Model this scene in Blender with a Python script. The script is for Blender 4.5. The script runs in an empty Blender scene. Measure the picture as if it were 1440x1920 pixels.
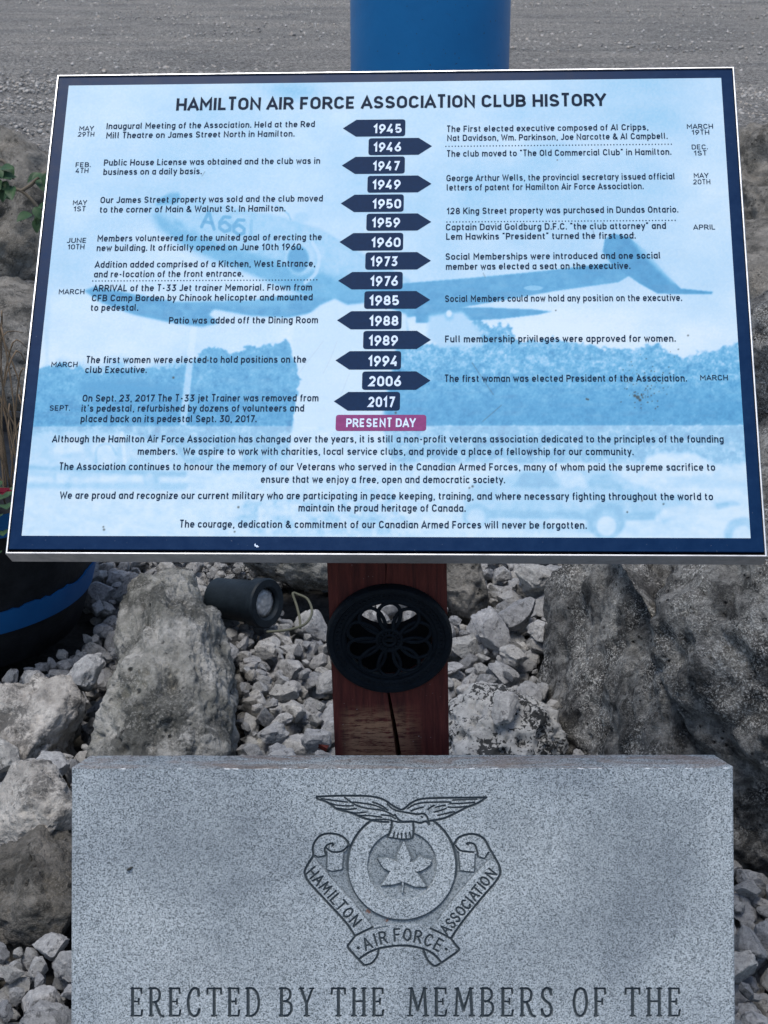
import bpy, bmesh, math, random
import numpy as np
from mathutils import Vector, Matrix, Euler
from mathutils.bvhtree import BVHTree

# ------------------------------------------------------------------ camera, sky, sun, exposure
S = bpy.context.scene
COL = S.collection
F = 2880.0                      # focal length in photograph pixels (photograph is 1440 x 1920)
P = math.radians(20.5)          # camera looks down by this
CH = 1.30                       # camera height
cam = bpy.data.cameras.new('camera'); camo = bpy.data.objects.new('camera', cam); COL.objects.link(camo)
camo.location = (0, 0, CH); camo.rotation_euler = (math.radians(90) - P, 0, 0)
cam.sensor_fit = 'HORIZONTAL'; cam.sensor_width = 36; cam.lens = 36 * F / 1440
cam.clip_start = 0.05; cam.clip_end = 1000
cam.dof.use_dof = True; cam.dof.focus_distance = 1.9; cam.dof.aperture_fstop = 42
S.camera = camo

SUN_EL, SUN_AZ = math.radians(75), math.radians(215)      # azimuth clockwise from +Y (view direction)
W = bpy.data.worlds.new('World'); S.world = W; W.use_nodes = True
wn = W.node_tree.nodes; wl = W.node_tree.links
sky = wn.new('ShaderNodeTexSky'); sky.sky_type = 'NISHITA'; sky.sun_disc = False
sky.sun_elevation = SUN_EL; sky.sun_rotation = SUN_AZ; sky.air_density = 1.0; sky.dust_density = 1.5; sky.ozone_density = 1.0
bg = wn['Background']; bg.inputs['Strength'].default_value = 0.125
wl.new(sky.outputs[0], bg.inputs['Color'])
sun = bpy.data.lights.new('sun', 'SUN'); sun.energy = 1.55; sun.angle = math.radians(24); sun.color = (1, 0.96, 0.9)
suno = bpy.data.objects.new('sun', sun); COL.objects.link(suno)
sd = Vector((math.sin(SUN_AZ) * math.cos(SUN_EL), math.cos(SUN_AZ) * math.cos(SUN_EL), math.sin(SUN_EL)))
suno.rotation_euler = sd.to_track_quat('Z', 'Y').to_euler(); suno.location = sd * 20
S.view_settings.view_transform = 'Standard'; S.view_settings.look = 'None'
S.view_settings.exposure = 0.48; S.view_settings.gamma = 1.0; S.view_settings.use_curve_mapping = False

# ------------------------------------------------------------------ helpers
FW = np.array([0, math.cos(P), -math.sin(P)]); UP = np.array([0, math.sin(P), math.cos(P)])
def proj(p):
    d = np.asarray(p, float) - np.array([0, 0, CH]); z = d @ FW
    return np.stack([720 + F * d[..., 0] / z, 960 - F * (d @ UP) / z], -1)
def ray(px, py):
    return np.array([(px - 720) / F, 0, 0]) + FW + UP * ((960 - py) / F)
def atD(px, py, D):                      # point on the pixel's ray at forward distance D
    r = ray(px, py); return np.array([0, 0, CH]) + r * (D / r[1])
def onplane(px, py, M):                  # local (x, y) on the plane z=0 of matrix M
    r = ray(px, py); o = np.array([0, 0, CH]); Mn = np.array(M)
    n = Mn[:3, 2]; c = Mn[:3, 3]; t = ((c - o) @ n) / (r @ n); p = o + r * t - c
    return np.array([p @ Mn[:3, 0], p @ Mn[:3, 1]])

def mesh_obj(name, verts, faces, mat=None, parent=None, smooth=False, M=None):
    me = bpy.data.meshes.new(name)
    me.from_pydata([tuple(map(float, v)) for v in verts], [], [tuple(f) for f in faces]); me.update()
    return link(name, me, mat, parent, smooth, M)
def np_mesh(name, V, Fq):
    V = np.asarray(V, np.float32); Fq = np.asarray(Fq, np.int32); k = Fq.shape[1]
    me = bpy.data.meshes.new(name); me.vertices.add(len(V)); me.vertices.foreach_set('co', V.ravel())
    me.loops.add(Fq.size); me.loops.foreach_set('vertex_index', Fq.ravel())
    me.polygons.add(len(Fq)); me.polygons.foreach_set('loop_start', np.arange(len(Fq), dtype=np.int32) * k)
    me.update(calc_edges=True); me.validate(); return me
def link(name, me, mat=None, parent=None, smooth=False, M=None):
    o = bpy.data.objects.new(name, me); COL.objects.link(o)
    if mat: me.materials.append(mat)
    if smooth: me.polygons.foreach_set('use_smooth', [True] * len(me.polygons))
    if parent: o.parent = parent
    if M is not None: o.matrix_basis = M
    return o
def empty(name, loc):
    o = bpy.data.objects.new(name, None); COL.objects.link(o); o.location = loc; o.empty_display_size = .05; return o
def tag(o, label, cat, group=None):
    o['label'] = label; o['category'] = cat
    if group: o['group'] = group
    return o
def kind(o, k): o['kind'] = k; return o

class MB:                                # collects shapes into one mesh
    def __init__(s): s.v = []; s.f = []
    def add(s, V, Fc):
        b = len(s.v); s.v += [tuple(map(float, p)) for p in V]; s.f += [tuple(i + b for i in f) for f in Fc]
    def box(s, a, b):
        (x0, y0, z0), (x1, y1, z1) = a, b
        s.add([(x0,y0,z0),(x1,y0,z0),(x1,y1,z0),(x0,y1,z0),(x0,y0,z1),(x1,y0,z1),(x1,y1,z1),(x0,y1,z1)],
              [(0,3,2,1),(4,5,6,7),(0,1,5,4),(1,2,6,5),(2,3,7,6),(3,0,4,7)])
    def lathe(s, prof, n=48, M=Matrix(), closed=False):   # profile (r, z) round local z
        V = []
        for r, z in prof:
            for k in range(n):
                a = 2 * math.pi * k / n; V.append(tuple(M @ Vector((r * math.cos(a), r * math.sin(a), z))))
        m = len(prof); Fc = []
        for i in range(m if closed else m - 1):
            j = (i + 1) % m
            for k in range(n): k2 = (k + 1) % n; Fc.append((i*n+k, i*n+k2, j*n+k2, j*n+k))
        if not closed:
            if prof[0][0] > 1e-6: Fc.append(tuple(reversed(range(n))))
            if prof[-1][0] > 1e-6: Fc.append(tuple(range((m-1)*n, m*n)))
        s.add(V, Fc)
    def tube(s, pts, r, n=8, closed=False):
        pts = [Vector(p) for p in pts]; m = len(pts); V = []; rs = r if isinstance(r, (list, tuple)) else [r] * m
        up = Vector((.13, .21, .97)).normalized()
        for i, p in enumerate(pts):
            t = (pts[(i + 1) % m] - pts[i - 1]) if closed else (pts[min(i + 1, m - 1)] - pts[max(i - 1, 0)])
            t.normalize(); a = t.cross(up)
            if a.length < 1e-3: a = t.cross(Vector((1, 0, 0)))
            a.normalize(); b = t.cross(a)
            for k in range(n):
                q = 2 * math.pi * k / n; V.append(p + (a * math.cos(q) + b * math.sin(q)) * rs[i])
        Fc = []
        for i in range(m if closed else m - 1):
            j = (i + 1) % m
            for k in range(n): k2 = (k + 1) % n; Fc.append((i*n+k, j*n+k, j*n+k2, i*n+k2))
        if not closed: Fc += [tuple(range(n)), tuple(reversed(range((m-1)*n, m*n)))]
        s.add(V, Fc)
    def build(s, name, mat=None, parent=None, smooth=False, M=None):
        return mesh_obj(name, s.v, s.f, mat, parent, smooth, M)
def auto_smooth(o, deg=40):
    me = o.data; me.polygons.foreach_set('use_smooth', [True] * len(me.polygons))
    me.set_sharp_from_angle(angle=math.radians(deg))

def spline(pts, n=6, closed=False):
    p = np.array(pts, float); m = len(p); out = []
    for i in range(m if closed else m - 1):
        g = (lambda k: p[k % m]) if closed else (lambda k: p[min(max(k, 0), m - 1)])
        a, b, c, d = g(i - 1), g(i), g(i + 1), g(i + 2)
        for t in np.arange(n) / n:
            out.append(.5 * ((2*b) + (c - a)*t + (2*a - 5*b + 4*c - d)*t*t + (3*b - a - 3*c + d)*t**3))
    if not closed: out.append(p[-1])
    return np.array(out)

# numpy noise ------------------------------------------------------
def _h(ix, iy, iz, seed):
    n = (ix.astype(np.int64) * 374761393 + iy.astype(np.int64) * 668265263 + iz.astype(np.int64) * 2147483647 + seed * 974634777) & 0xffffffff
    n = ((n ^ (n >> 13)) * 1274126177) & 0xffffffff
    n = ((n ^ (n >> 16)) * 2246822519) & 0xffffffff
    return ((n ^ (n >> 15)) & 0xffffff) / float(0xffffff)
def vnoise(p, seed=0):                   # value noise, -1..1, p (n,3)
    i = np.floor(p); f = p - i; i = i.astype(np.int64); u = f * f * f * (f * (f * 6 - 15) + 10); r = 0
    for dx in (0, 1):
        for dy in (0, 1):
            for dz in (0, 1):
                w = (u[:, 0] if dx else 1 - u[:, 0]) * (u[:, 1] if dy else 1 - u[:, 1]) * (u[:, 2] if dz else 1 - u[:, 2])
                r = r + w * _h(i[:, 0] + dx, i[:, 1] + dy, i[:, 2] + dz, seed)
    return r * 2 - 1
def fbm(p, oct=4, seed=0, gain=.5):
    a, s, r = 1., 1., 0
    for k in range(oct): r = r + a * vnoise(p * s + 17.3 * k, seed + k); a *= gain; s *= 2.03
    return r
def worley(p, seed=0):                   # F1 distance
    i = np.floor(p).astype(np.int64); best = np.full(len(p), 9.)
    for dx in (-1, 0, 1):
        for dy in (-1, 0, 1):
            for dz in (-1, 0, 1):
                c = i + np.array([dx, dy, dz])
                q = c + np.stack([_h(c[:, 0], c[:, 1], c[:, 2], seed + k) for k in (1, 2, 3)], 1)
                best = np.minimum(best, ((q - p) ** 2).sum(1))
    return np.sqrt(best)
def sstep(a, b, x): t = np.clip((x - a) / (b - a), 0, 1); return t * t * (3 - 2 * t)

# materials --------------------------------------------------------
def lin(c): c = np.asarray(c, float) / 255; return np.where(c <= .04045, c / 12.92, ((c + .055) / 1.055) ** 2.4)
class Mat:
    def __init__(s, name, rough=.8, spec=.3, color=(.5, .5, .5), metal=0.):
        s.m = bpy.data.materials.new(name); s.m.use_nodes = True; s.t = s.m.node_tree
        s.b = s.t.nodes['Principled BSDF']; s.b.inputs['Roughness'].default_value = rough
        s.b.inputs['Specular IOR Level'].default_value = spec; s.b.inputs['Metallic'].default_value = metal
        s.b.inputs['Base Color'].default_value = (*color, 1)
        s.co = s.t.nodes.new('ShaderNodeTexCoord').outputs['Object']
    def n(s, typ, ins={}, **kw):
        nd = s.t.nodes.new('ShaderNode' + typ)
        for k, v in kw.items(): setattr(nd, k, v)
        for k, v in ins.items():
            if hasattr(v, 'is_linked') or hasattr(v, 'node'): s.t.links.new(v, nd.inputs[k])
            else: nd.inputs[k].default_value = v
        return nd
    def noise(s, scale, detail=4, rough=.55, dist=0, co=None):
        return s.n('TexNoise', {'Vector': co or s.co, 'Scale': scale, 'Detail': detail, 'Roughness': rough, 'Distortion': dist}).outputs[0]
    def voro(s, scale, out=0, feature='F1', co=None, rand=1):
        return s.n('TexVoronoi', {'Vector': co or s.co, 'Scale': scale, 'Randomness': rand}, feature=feature).outputs[out]
    def ramp(s, fac, stops, interp='LINEAR'):
        nd = s.n('ValToRGB', {'Fac': fac}); e = nd.color_ramp.elements; nd.color_ramp.interpolation = interp
        while len(e) < len(stops): e.new(.5)
        for k, (p, c) in enumerate(stops):
            e[k].position = p; e[k].color = (*c, 1) if hasattr(c, '__len__') else (c, c, c, 1)
        return nd.outputs[0]
    def mix(s, fac, a, b, blend='MIX'):
        nd = s.n('Mix', data_type='RGBA', blend_type=blend)
        for k, v in ((0, fac), (6, a), (7, b)):
            if hasattr(v, 'node'): s.t.links.new(v, nd.inputs[k])
            else: nd.inputs[k].default_value = v if k == 0 else ((*v, 1) if len(v) == 3 else v)
        return nd.outputs[2]
    def math(s, op, a, b=0.):
        nd = s.n('Math', operation=op)
        for k, v in ((0, a), (1, b)):
            if hasattr(v, 'node'): s.t.links.new(v, nd.inputs[k])
            else: nd.inputs[k].default_value = v
        return nd.outputs[0]
    def scaled(s, sc, co=None, rot=(0, 0, 0)): return s.n('Mapping', {'Vector': co or s.co, 'Scale': sc, 'Rotation': rot}).outputs[0]
    def color(s, c): s.t.links.new(c, s.b.inputs['Base Color']); return s
    def rough(s, c): s.t.links.new(c, s.b.inputs['Roughness']); return s
    def bump(s, h, strength=.5, dist=.01, normal=None):
        ins = {'Height': h, 'Strength': strength, 'Distance': dist}
        if normal: ins['Normal'] = normal
        o = s.n('Bump', ins).outputs[0]
        s.t.links.new(o, s.b.inputs['Normal']); return o

def rock_mat(name, light, mid, dark, lichen=.5, sc=1., tint=True, pits=.5, warm=(.34, .3, .24), warmth=.25, bd=.010, bs=.8, speck=0., holes=0.):
    m = Mat(name, .92, .15)
    geo = m.n('ObjectInfo').outputs
    co = m.n('VectorMath', {0: m.co, 1: m.n('CombineXYZ', {'X': m.math('MULTIPLY', geo['Random'], 37.), 'Y': m.math('MULTIPLY', geo['Random'], 91.)}).outputs[0]}, operation='ADD').outputs[0]
    a = m.noise(9 * sc, 6, .65, co=co); b = m.noise(38 * sc, 5, .7, co=co); c = m.noise(160 * sc, 3, .7, co=co)
    col = m.mix(m.ramp(a, [(.36, 0), (.64, 1)]), mid, light)
    col = m.mix(m.math('MULTIPLY', m.ramp(b, [(.45, 0), (.62, 1)]), .6), col, tuple(.75 * x for x in mid))
    col = m.mix(m.math('MULTIPLY', m.ramp(m.noise(5 * sc, 4, .6, co=co), [(.5, 0), (.7, 1)]), warmth), col, warm)
    l = m.ramp(m.math('ADD', m.noise(6.5 * sc, 8, .72, dist=.4, co=co), m.math('MULTIPLY', m.math('SUBTRACT', c, .5), .25)), [(.62 - .25 * lichen, 0), (.68 - .2 * lichen, 1)])
    col = m.mix(m.math('MULTIPLY', l, .85), col, dark)
    p = m.ramp(m.voro(36 * sc, co=co), [(.12, 1), (.24, 0)]); pm = m.math('MULTIPLY', p, m.ramp(m.noise(14 * sc, 2, co=co), [(.48, 0), (.6, 1)]))
    col = m.mix(m.math('MULTIPLY', pm, pits), col, tuple(.6 * x for x in dark))
    col = m.mix(m.math('MULTIPLY', m.ramp(c, [(.4, 0), (.65, 1)]), .35), col, tuple(.55 * x for x in mid))
    if speck:
        g1 = m.math('ADD', m.math('MULTIPLY', c, .6), m.math('MULTIPLY', m.noise(70 * sc, 5, .75, co=co), .4))
        pt = m.ramp(m.noise(5 * sc, 5, .6, co=co), [(.46, .10), (.60, 1)])
        col = m.mix(m.math('MULTIPLY', m.math('MULTIPLY', m.ramp(g1, [(.51, 0), (.57, 1)]), pt), speck), col, tuple(1.25 * x for x in light))
        col = m.mix(m.math('MULTIPLY', m.ramp(g1, [(.38, 1), (.46, 0)]), speck * .7), col, tuple(.5 * x for x in dark))
    if holes:
        hn = m.math('ADD', m.noise(125, 3, .55, dist=.6, co=co), m.math('MULTIPLY', m.noise(14, 2, co=co), .8))
        col = m.mix(m.math('MULTIPLY', m.ramp(hn, [(.93, 0), (.98, 1)]), holes), col, dark)
    if not tint and name.startswith('gravel'): col = m.mix(1., col, m.ramp(m.noise(24, 2, co=co), [(.3, (.55, .56, .58)), (.45, (1, 1, .99)), (.55, (.75, .75, .76)), (.7, (1.05, 1.03, .99))]), 'MULTIPLY')
    if tint:
        col = m.mix(1., col, m.ramp(geo['Random'], [(0, (.55, .56, .58)), (.2, (.95, .95, .94)), (.42, (.72, .73, .75)), (.6, (1.08, 1.06, 1.02)), (.74, (.85, .85, .86)), (.87, (1, .97, .91)), (1, (.78, .78, .76))]), 'MULTIPLY')
    m.color(col)
    h = m.math('ADD', m.math('MULTIPLY', b, .7), m.math('MULTIPLY', c, .3)); h = m.math('SUBTRACT', h, m.math('MULTIPLY', pm, .5))
    m.bump(h, bs, bd)
    return m.m

# ------------------------------------------------------------------ ground
def mat_lot():
    m = Mat('lot_gravel', .95, .1)
    v = m.voro(48, 1); vd = m.voro(48); big = m.noise(.55, 5, .6, co=m.scaled((.6, 1.1, 1))); st = m.noise(1.6, 7, .72, co=m.scaled((.5, 1.2, 1)))
    g = m.noise(22, 6, .75)
    col = m.mix(m.ramp(big, [(.35, 0), (.65, 1)]), (.33, .315, .29), (.50, .46, .405))
    col = m.mix(m.math('MULTIPLY', m.ramp(st, [(.48, 0), (.62, 1)]), .6), col, (.52, .49, .44))
    col = m.mix(m.math('MULTIPLY', m.ramp(st, [(.3, 1), (.45, 0)]), .5), col, (.2, .2, .2))
    col = m.mix(.9, col, m.ramp(m.n('SeparateColor', {0: v}).outputs[0], [(0, .35), (.5, .95), (1, 1.7)]), 'MULTIPLY')
    col = m.mix(.95, col, m.ramp(g, [(.34, .3), (.66, 1.7)]), 'MULTIPLY')
    m.color(col); m.bump(m.math('ADD', m.math('MULTIPLY', st, 3.), m.math('SUBTRACT', m.math('MULTIPLY', g, 1.6), vd)), 1., .06); return m.m
def mat_soil():
    m = Mat('bed_soil', .95, .1); a = m.noise(30, 6, .7)
    m.color(m.ramp(a, [(.3, (.02, .02, .02)), (.7, (.09, .085, .075))])); m.bump(a, .8, .02); return m.m
n = 90                                    # the whole ground as one sheet; finer near the camera
gx = np.sinh(np.linspace(-5, 5, n)) / math.sinh(5) * 300; gy = np.sinh(np.linspace(-5, 5, n)) / math.sinh(5) * 300 + 8
X, Y = np.meshgrid(gx, gy); Z = .025 * fbm(np.stack([X.ravel() * .5, Y.ravel() * .5, 0 * X.ravel()], 1), 3, 5) - .03
Z -= .16 * (1 - sstep(.75, 1.15, np.hypot(X.ravel() / 3.2, (Y.ravel() - 3.0) / 2.7)))
ids = np.arange(n * n).reshape(n, n); quads = lambda I: np.stack([I[:-1, :-1].ravel(), I[:-1, 1:].ravel(), I[1:, 1:].ravel(), I[1:, :-1].ravel()], 1)
kind(link('ground', np_mesh('ground', np.stack([X.ravel(), Y.ravel(), Z.ravel()], 1), quads(ids)), mat_lot(), smooth=True), 'structure')
a = np.linspace(0, 2 * math.pi, 60, endpoint=False); rr = 1 + .08 * np.sin(a * 3 + 1) + .05 * np.sin(a * 5)
rb = [(3.0 * r * math.cos(t), 3.1 + 2.1 * r * math.sin(t), -.085) for t, r in zip(a, rr)]
kind(mesh_obj('rock_bed', rb, [tuple(range(60))], mat_soil()), 'structure')

# ------------------------------------------------------------------ blue column
m = Mat('blue_paint', .45, .2); nz = m.noise(6, 4); sp = m.noise(90, 2)
m.color(m.mix(m.ramp(sp, [(.7, 0), (.74, 1)]), m.ramp(nz, [(.3, (.003, .10, .27)), (.7, (.004, .118, .31))]), (.02, .03, .05))); m.bump(m.noise(30, 4), .12, .01)
BLUE = m.m
def dark_paint(name, c, r=.5): 
    q = Mat(name, r, .16); z = q.noise(18, 6, .7)
    q.color(q.mix(q.ramp(z, [(.35, 0), (.7, 1)]), c, tuple(x * 1.8 + .006 for x in c))); q.bump(q.noise(120, 3), .25, .004); return q.m
col_root = tag(empty('blue_column', (.152, 5.3, -.02)), 'broad round blue painted steel column rising behind the sign', 'column')
b = MB(); b.lathe([(.263, .02), (.263, 2.6), (.25, 2.62), (0, 2.62)], 72); auto_smooth(b.build('shaft', BLUE, col_root))
b = MB(); b.lathe([(.36, 0), (.36, .03), (.264, .034)], 48)
for k in range(8):
    t = 2 * math.pi * k / 8; b.lathe([(.016, .03), (.016, .055), (0, .055)], 6, Matrix.Translation((.315 * math.cos(t), .315 * math.sin(t), 0)))
b.build('base_plate', BLUE, col_root)

# ------------------------------------------------------------------ information sign: post, grille, tray, print, lettering
PW, PH = .8128, .6054
PM = Matrix.Translation((.00345, 1.71753, .91799)) @ Euler([math.radians(x) for x in (49.8155, -.8883, -2.8061)]).to_matrix().to_4x4()
sign = tag(empty('information_sign', (.008, 1.722, 0)), 'slanted blue and white history panel with navy border on a dark red wooden post', 'information sign')
PL = Matrix.Translation(-sign.location) @ PM
loc = lambda px, py: onplane(px, py, PM)

def mat_silver():
    m = Mat('aluminium', .38, .5, (.62, .63, .64), .85); z = m.noise(40, 5, .7); m.color(m.ramp(z, [(.3, (.42, .43, .44)), (.7, (.72, .73, .74))])); m.rough(m.ramp(z, [(.3, .5), (.7, .3)])); return m.m
def mat_navy():
    m = Mat('navy_print', .42, .05); z = m.noise(60, 5, .7)
    m.color(m.mix(m.ramp(m.noise(300, 2), [(.72, 0), (.76, .3)]), m.ramp(z, [(.3, (.003, .020, .066)), (.7, (.005, .028, .084))]), (.25, .3, .35))); m.rough(m.ramp(z, [(.3, .18), (.7, .3)])); return m.m
SILVER, NAVY = mat_silver(), mat_navy()
BLACK = Mat('black_gap', .95, .02, (.004, .004, .005)).m
# tray: outer side walls, front lip, back
x0, x1, y0, y1 = -PW / 2, PW / 2, -PH / 2 - .0058, PH / 2
lip, gap, hi, dp = .0018, .0016, .0022, -.0255
def ringrect(b, o, i, zo, zi):
    (a0, b0, a1, b1), (c0, d0, c1, d1) = o, i
    b.add([(a0,b0,zo),(a1,b0,zo),(a1,b1,zo),(a0,b1,zo),(c0,d0,zi),(c1,d0,zi),(c1,d1,zi),(c0,d1,zi)], [(0,1,5,4),(1,2,6,5),(2,3,7,6),(3,0,4,7)])
b = MB(); O = (x0, y0, x1, y1); e = .0006
O2 = (x0 + e, y0 + e, x1 - e, y1 - e); I = (x0 + lip, y0 + lip, x1 - lip, y1 - lip)
ringrect(b, O, O, dp, hi - e); ringrect(b, O, O2, hi - e, hi); ringrect(b, O2, I, hi, hi); ringrect(b, I, I, hi, -.004)
b.add([(x0,y0,dp),(x1,y0,dp),(x1,y1,dp),(x0,y1,dp)], [(3,2,1,0)])
b.build('panel_frame', SILVER, sign, M=PL)
b = MB(); b.add([(x0+lip,y0+lip,-.0035),(x1-lip,y0+lip,-.0035),(x1-lip,y1-lip,-.0035),(x0+lip,y1-lip,-.0035)], [(0,1,2,3)]); b.build('seal_gap', BLACK, sign, M=PL)
nx0, nx1, ny0, ny1 = x0 + lip + .0007, x1 - lip - .0007, y0 + lip + .0044, y1 - lip - .0007
tl, tr, br, bl = loc(128, 160), loc(1352, 146.5), loc(1407.5, 1007), loc(41.5, 1006.5)
qx0, qx1 = (tl[0] + bl[0]) / 2, (tr[0] + br[0]) / 2; qy0, qy1 = (bl[1] + br[1]) / 2, (tl[1] + tr[1]) / 2
b = MB(); ringrect(b, (nx0, ny0, nx1, ny1), (qx0, qy0, qx1, qy1), 0, 0); ringrect(b, (nx0, ny0, nx1, ny1), (nx0, ny0, nx1, ny1), -.003, 0)
b.build('navy_border', NAVY, sign, M=PL)

# --- the faded photograph printed on the panel, drawn in numpy and carried as a colour attribute
OX, OY, RW, RH = 30, 140, 1390, 880
yy, xx = np.mgrid[0:RH, 0:RW].astype(float); xx += OX; yy += OY
rng = np.random.default_rng(4)
def n2(cx, cy, seed, oct=4, gain=.5):
    return fbm(np.stack([xx.ravel() / cx, yy.ravel() / cy, np.full(xx.size, .37 + seed)], 1), oct, seed, gain).reshape(xx.shape)
def blur(a, r):
    r = int(r)
    for ax in (0, 1):
        for _ in range(2):
            if r < 1: return a
            pad = [(0, 0), (0, 0)]; pad[ax] = (r + 1, r); c = np.cumsum(np.pad(a, pad, mode='edge'), axis=ax)
            a = (np.take(c, range(2*r+1, c.shape[ax]), ax) - np.take(c, range(0, c.shape[ax] - 2*r - 1), ax)) / (2 * r + 1)
    return a
def poly(pts, feather=2, wob=0, seed=0):
    p = np.array(pts, float); x, y = xx, yy
    if wob: x = xx + wobx[0] * wob; y = yy + wobx[1] * wob
    ins = np.zeros(xx.shape, bool)
    for (ax, ay), (bx, by) in zip(p, np.roll(p, -1, 0)):
        if ay == by: continue
        ins ^= ((ay > y) != (by > y)) & (x < (bx - ax) * (y - ay) / (by - ay) + ax)
    return blur(ins.astype(float), feather)
def ell(cx, cy, rx, ry, soft=.15): return 1 - sstep(1 - soft, 1 + soft, np.hypot((xx - cx) / rx, (yy - cy) / ry))
def stroke(pts, w, soft=1.):
    p = np.array(pts, float); d = np.full(xx.shape, 1e9)
    for a, c in zip(p[:-1], p[1:]):
        v = c - a; t = np.clip(((xx - a[0]) * v[0] + (yy - a[1]) * v[1]) / (v @ v + 1e-9), 0, 1)
        d = np.minimum(d, np.hypot(xx - a[0] - t * v[0], yy - a[1] - t * v[1]))
    return 1 - sstep(w / 2 - soft / 2, w / 2 + soft, d)
wobx = (n2(9, 9, 3, 3), n2(9, 9, 8, 3)); fine = n2(3, 3, 21, 2); mid_ = n2(14, 12, 31, 4); large = n2(170, 120, 41, 4)
T = .235 + .13 * large - .17 * sstep(480, 640, yy) + 0 * xx
for cx, cy, rx, ry, v in ((545, 172, 40, 14, .2), (1235, 225, 60, 26, .12), (1025, 290, 45, 26, .14), (985, 215, 120, 22, .08)): T += v * ell(cx, cy, rx, ry, .9)
T += .015 * fine
def put(mask, val):
    global T
    T = T * (1 - mask) + mask * val
tree_n = .14 * mid_ + .10 * n2(6, 6, 61, 3) + .07 * fine
put(poly([(70,700),(110,678),(170,690),(230,668),(262,690),(310,684),(352,668),(380,690),(60,810)], 6, 9), .42 + tree_n)
put(poly([(60,692),(120,684),(180,700),(260,692),(330,690),(370,668),(392,648),(430,660),(470,652),(505,646),(530,636),(545,650),(566,708),(547,802),(60,802)], 1, 6), .70 + .7 * tree_n + .1 * sstep(690, 790, yy))
put(poly([(150,715),(255,712),(345,728),(345,745),(150,742)], 3, 3), .8)
put(poly([(722,802),(728,700),(760,640),(800,650),(850,640),(875,604),(900,598),(930,612),(956,606),(962,634),(990,640),(1060,636),(1130,652),(1180,655),(1232,644),(1260,664),(1283,672),(1318,660),(1345,656),(1380,640),(1420,650),(1420,802)], 1, 7), .60 + 1.25 * tree_n * (1 - .6 * sstep(690, 760, yy)) + .2 * sstep(660, 780, yy))
put(.5 * poly([(80,540),(86,690),(90,690),(96,540)], 2), .3)
put(.55 * poly([(358,606),(370,606),(344,850),(330,850)], 1), .02)
# aircraft
put(poly([(285,405),(300,382),(340,368),(420,386),(520,404),(600,428),(640,452),(770,525),(770,595),(640,577),(560,548),(470,513),(400,484),(340,457),(305,430)], 2), .40 + .06 * mid_)
put(.75 * poly([(283,398),(298,432),(345,464),(400,490),(470,516),(560,552),(640,580),(770,590),(770,545),(660,528),(560,500),(470,474),(400,452),(345,430),(310,408)], 7), .74 + .05 * mid_)
put(.8 * poly([(290,386),(302,370),(322,361),(336,362),(339,374),(330,382),(305,384)], 2), .74)
put(.8 * poly([(325,412),(338,415),(348,424),(340,425),(328,419)], 3), .65)
put(.7 * stroke([(517, 386), (530, 392), (541, 402), (545, 412)], 3), .55); put(.5 * ell(565, 408, 14, 10, .4), .45)
put(.8 * ell(563, 485, 27, 30, .2), .3); put(ell(559, 486, 20, 25, .2), .78); put(.8 * stroke(spline([(586, 455), (598, 480), (592, 512), (572, 530)]), 5, 3), .22)
put(poly([(157,545),(178,537),(255,552),(330,566),(470,563),(545,553),(625,560),(690,566),(540,596),(470,592),(402,580),(392,590),(410,606),(380,613),(330,607),(250,590),(190,568)], 2), .78 + .08 * mid_)
put(.5 * poly([(330,566),(470,563),(545,556),(540,574),(420,572)], 4), .45)
put(poly([(690,548),(760,531),(860,523),(1000,510),(1140,494),(1188,512),(1160,529),(1040,546),(880,574),(800,592),(690,600)], 1), .78 + .07 * mid_)
put(poly([(1130,472),(1134,449),(1150,438),(1180,445),(1212,472),(1250,515),(1277,541),(1337,547),(1335,551),(1270,552),(1232,550),(1198,531),(1175,515),(1150,500)], 1), .84 + .06 * mid_)
put(.7 * poly([(1180,443),(1216,470),(1270,530),(1262,533),(1205,478)], 3), .32)
put(.6 * ell(1000, 540, 18, 4.5), .35)
put(poly([(780,578),(900,576),(1000,580),(1035,584),(1010,590),(940,598),(870,602),(780,606)], 1), .8 + .05 * mid_)
put(poly([(700,590),(760,588),(770,640),(735,690),(722,800),(700,800)], 2), .62 + .08 * mid_)
put(poly([(804,592),(868,584),(900,622),(906,648),(830,652),(800,634)], 3), .3); put(.8 * ell(842, 592, 9, 10, .4), .5); put(.9 * ell(842, 588, 5, 6, .4), .05)
put(poly([(552,612),(600,572),(628,560),(652,572),(700,566),(762,590),(764,622),(742,650),(734,700),(722,745),(716,800),(768,1005),(560,1005),(540,850),(548,798),(566,710),(546,640)], 2), .13 + .03 * large)
def st_txt():                                # the tail number on the nose
    g = {'A': [[(0,0),(.5,1),(1,0)],[(.2,.35),(.8,.35)]], '6': [[(.85,.95),(.4,.9),(.08,.5),(.1,.15),(.5,0),(.9,.15),(.92,.42),(.5,.6),(.1,.4)]], '1': [[(.5,0),(.5,1)]]}
    k = 0
    for c, ox in zip('A661', (0, 32, 59, 82)):
        for s_ in g[c]:
            q = np.array(s_) * [24, 30]; q[:, 0] += ox; t = math.radians(12); q = np.stack([378 + q[:, 0] * math.cos(t) + q[:, 1] * math.sin(t) * .25, 425 + q[:, 0] * math.sin(t) - q[:, 1]], 1)
            put((.75 if c != '1' else .3) * stroke(q, 5.5, 1.5), .82)
st_txt()
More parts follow.
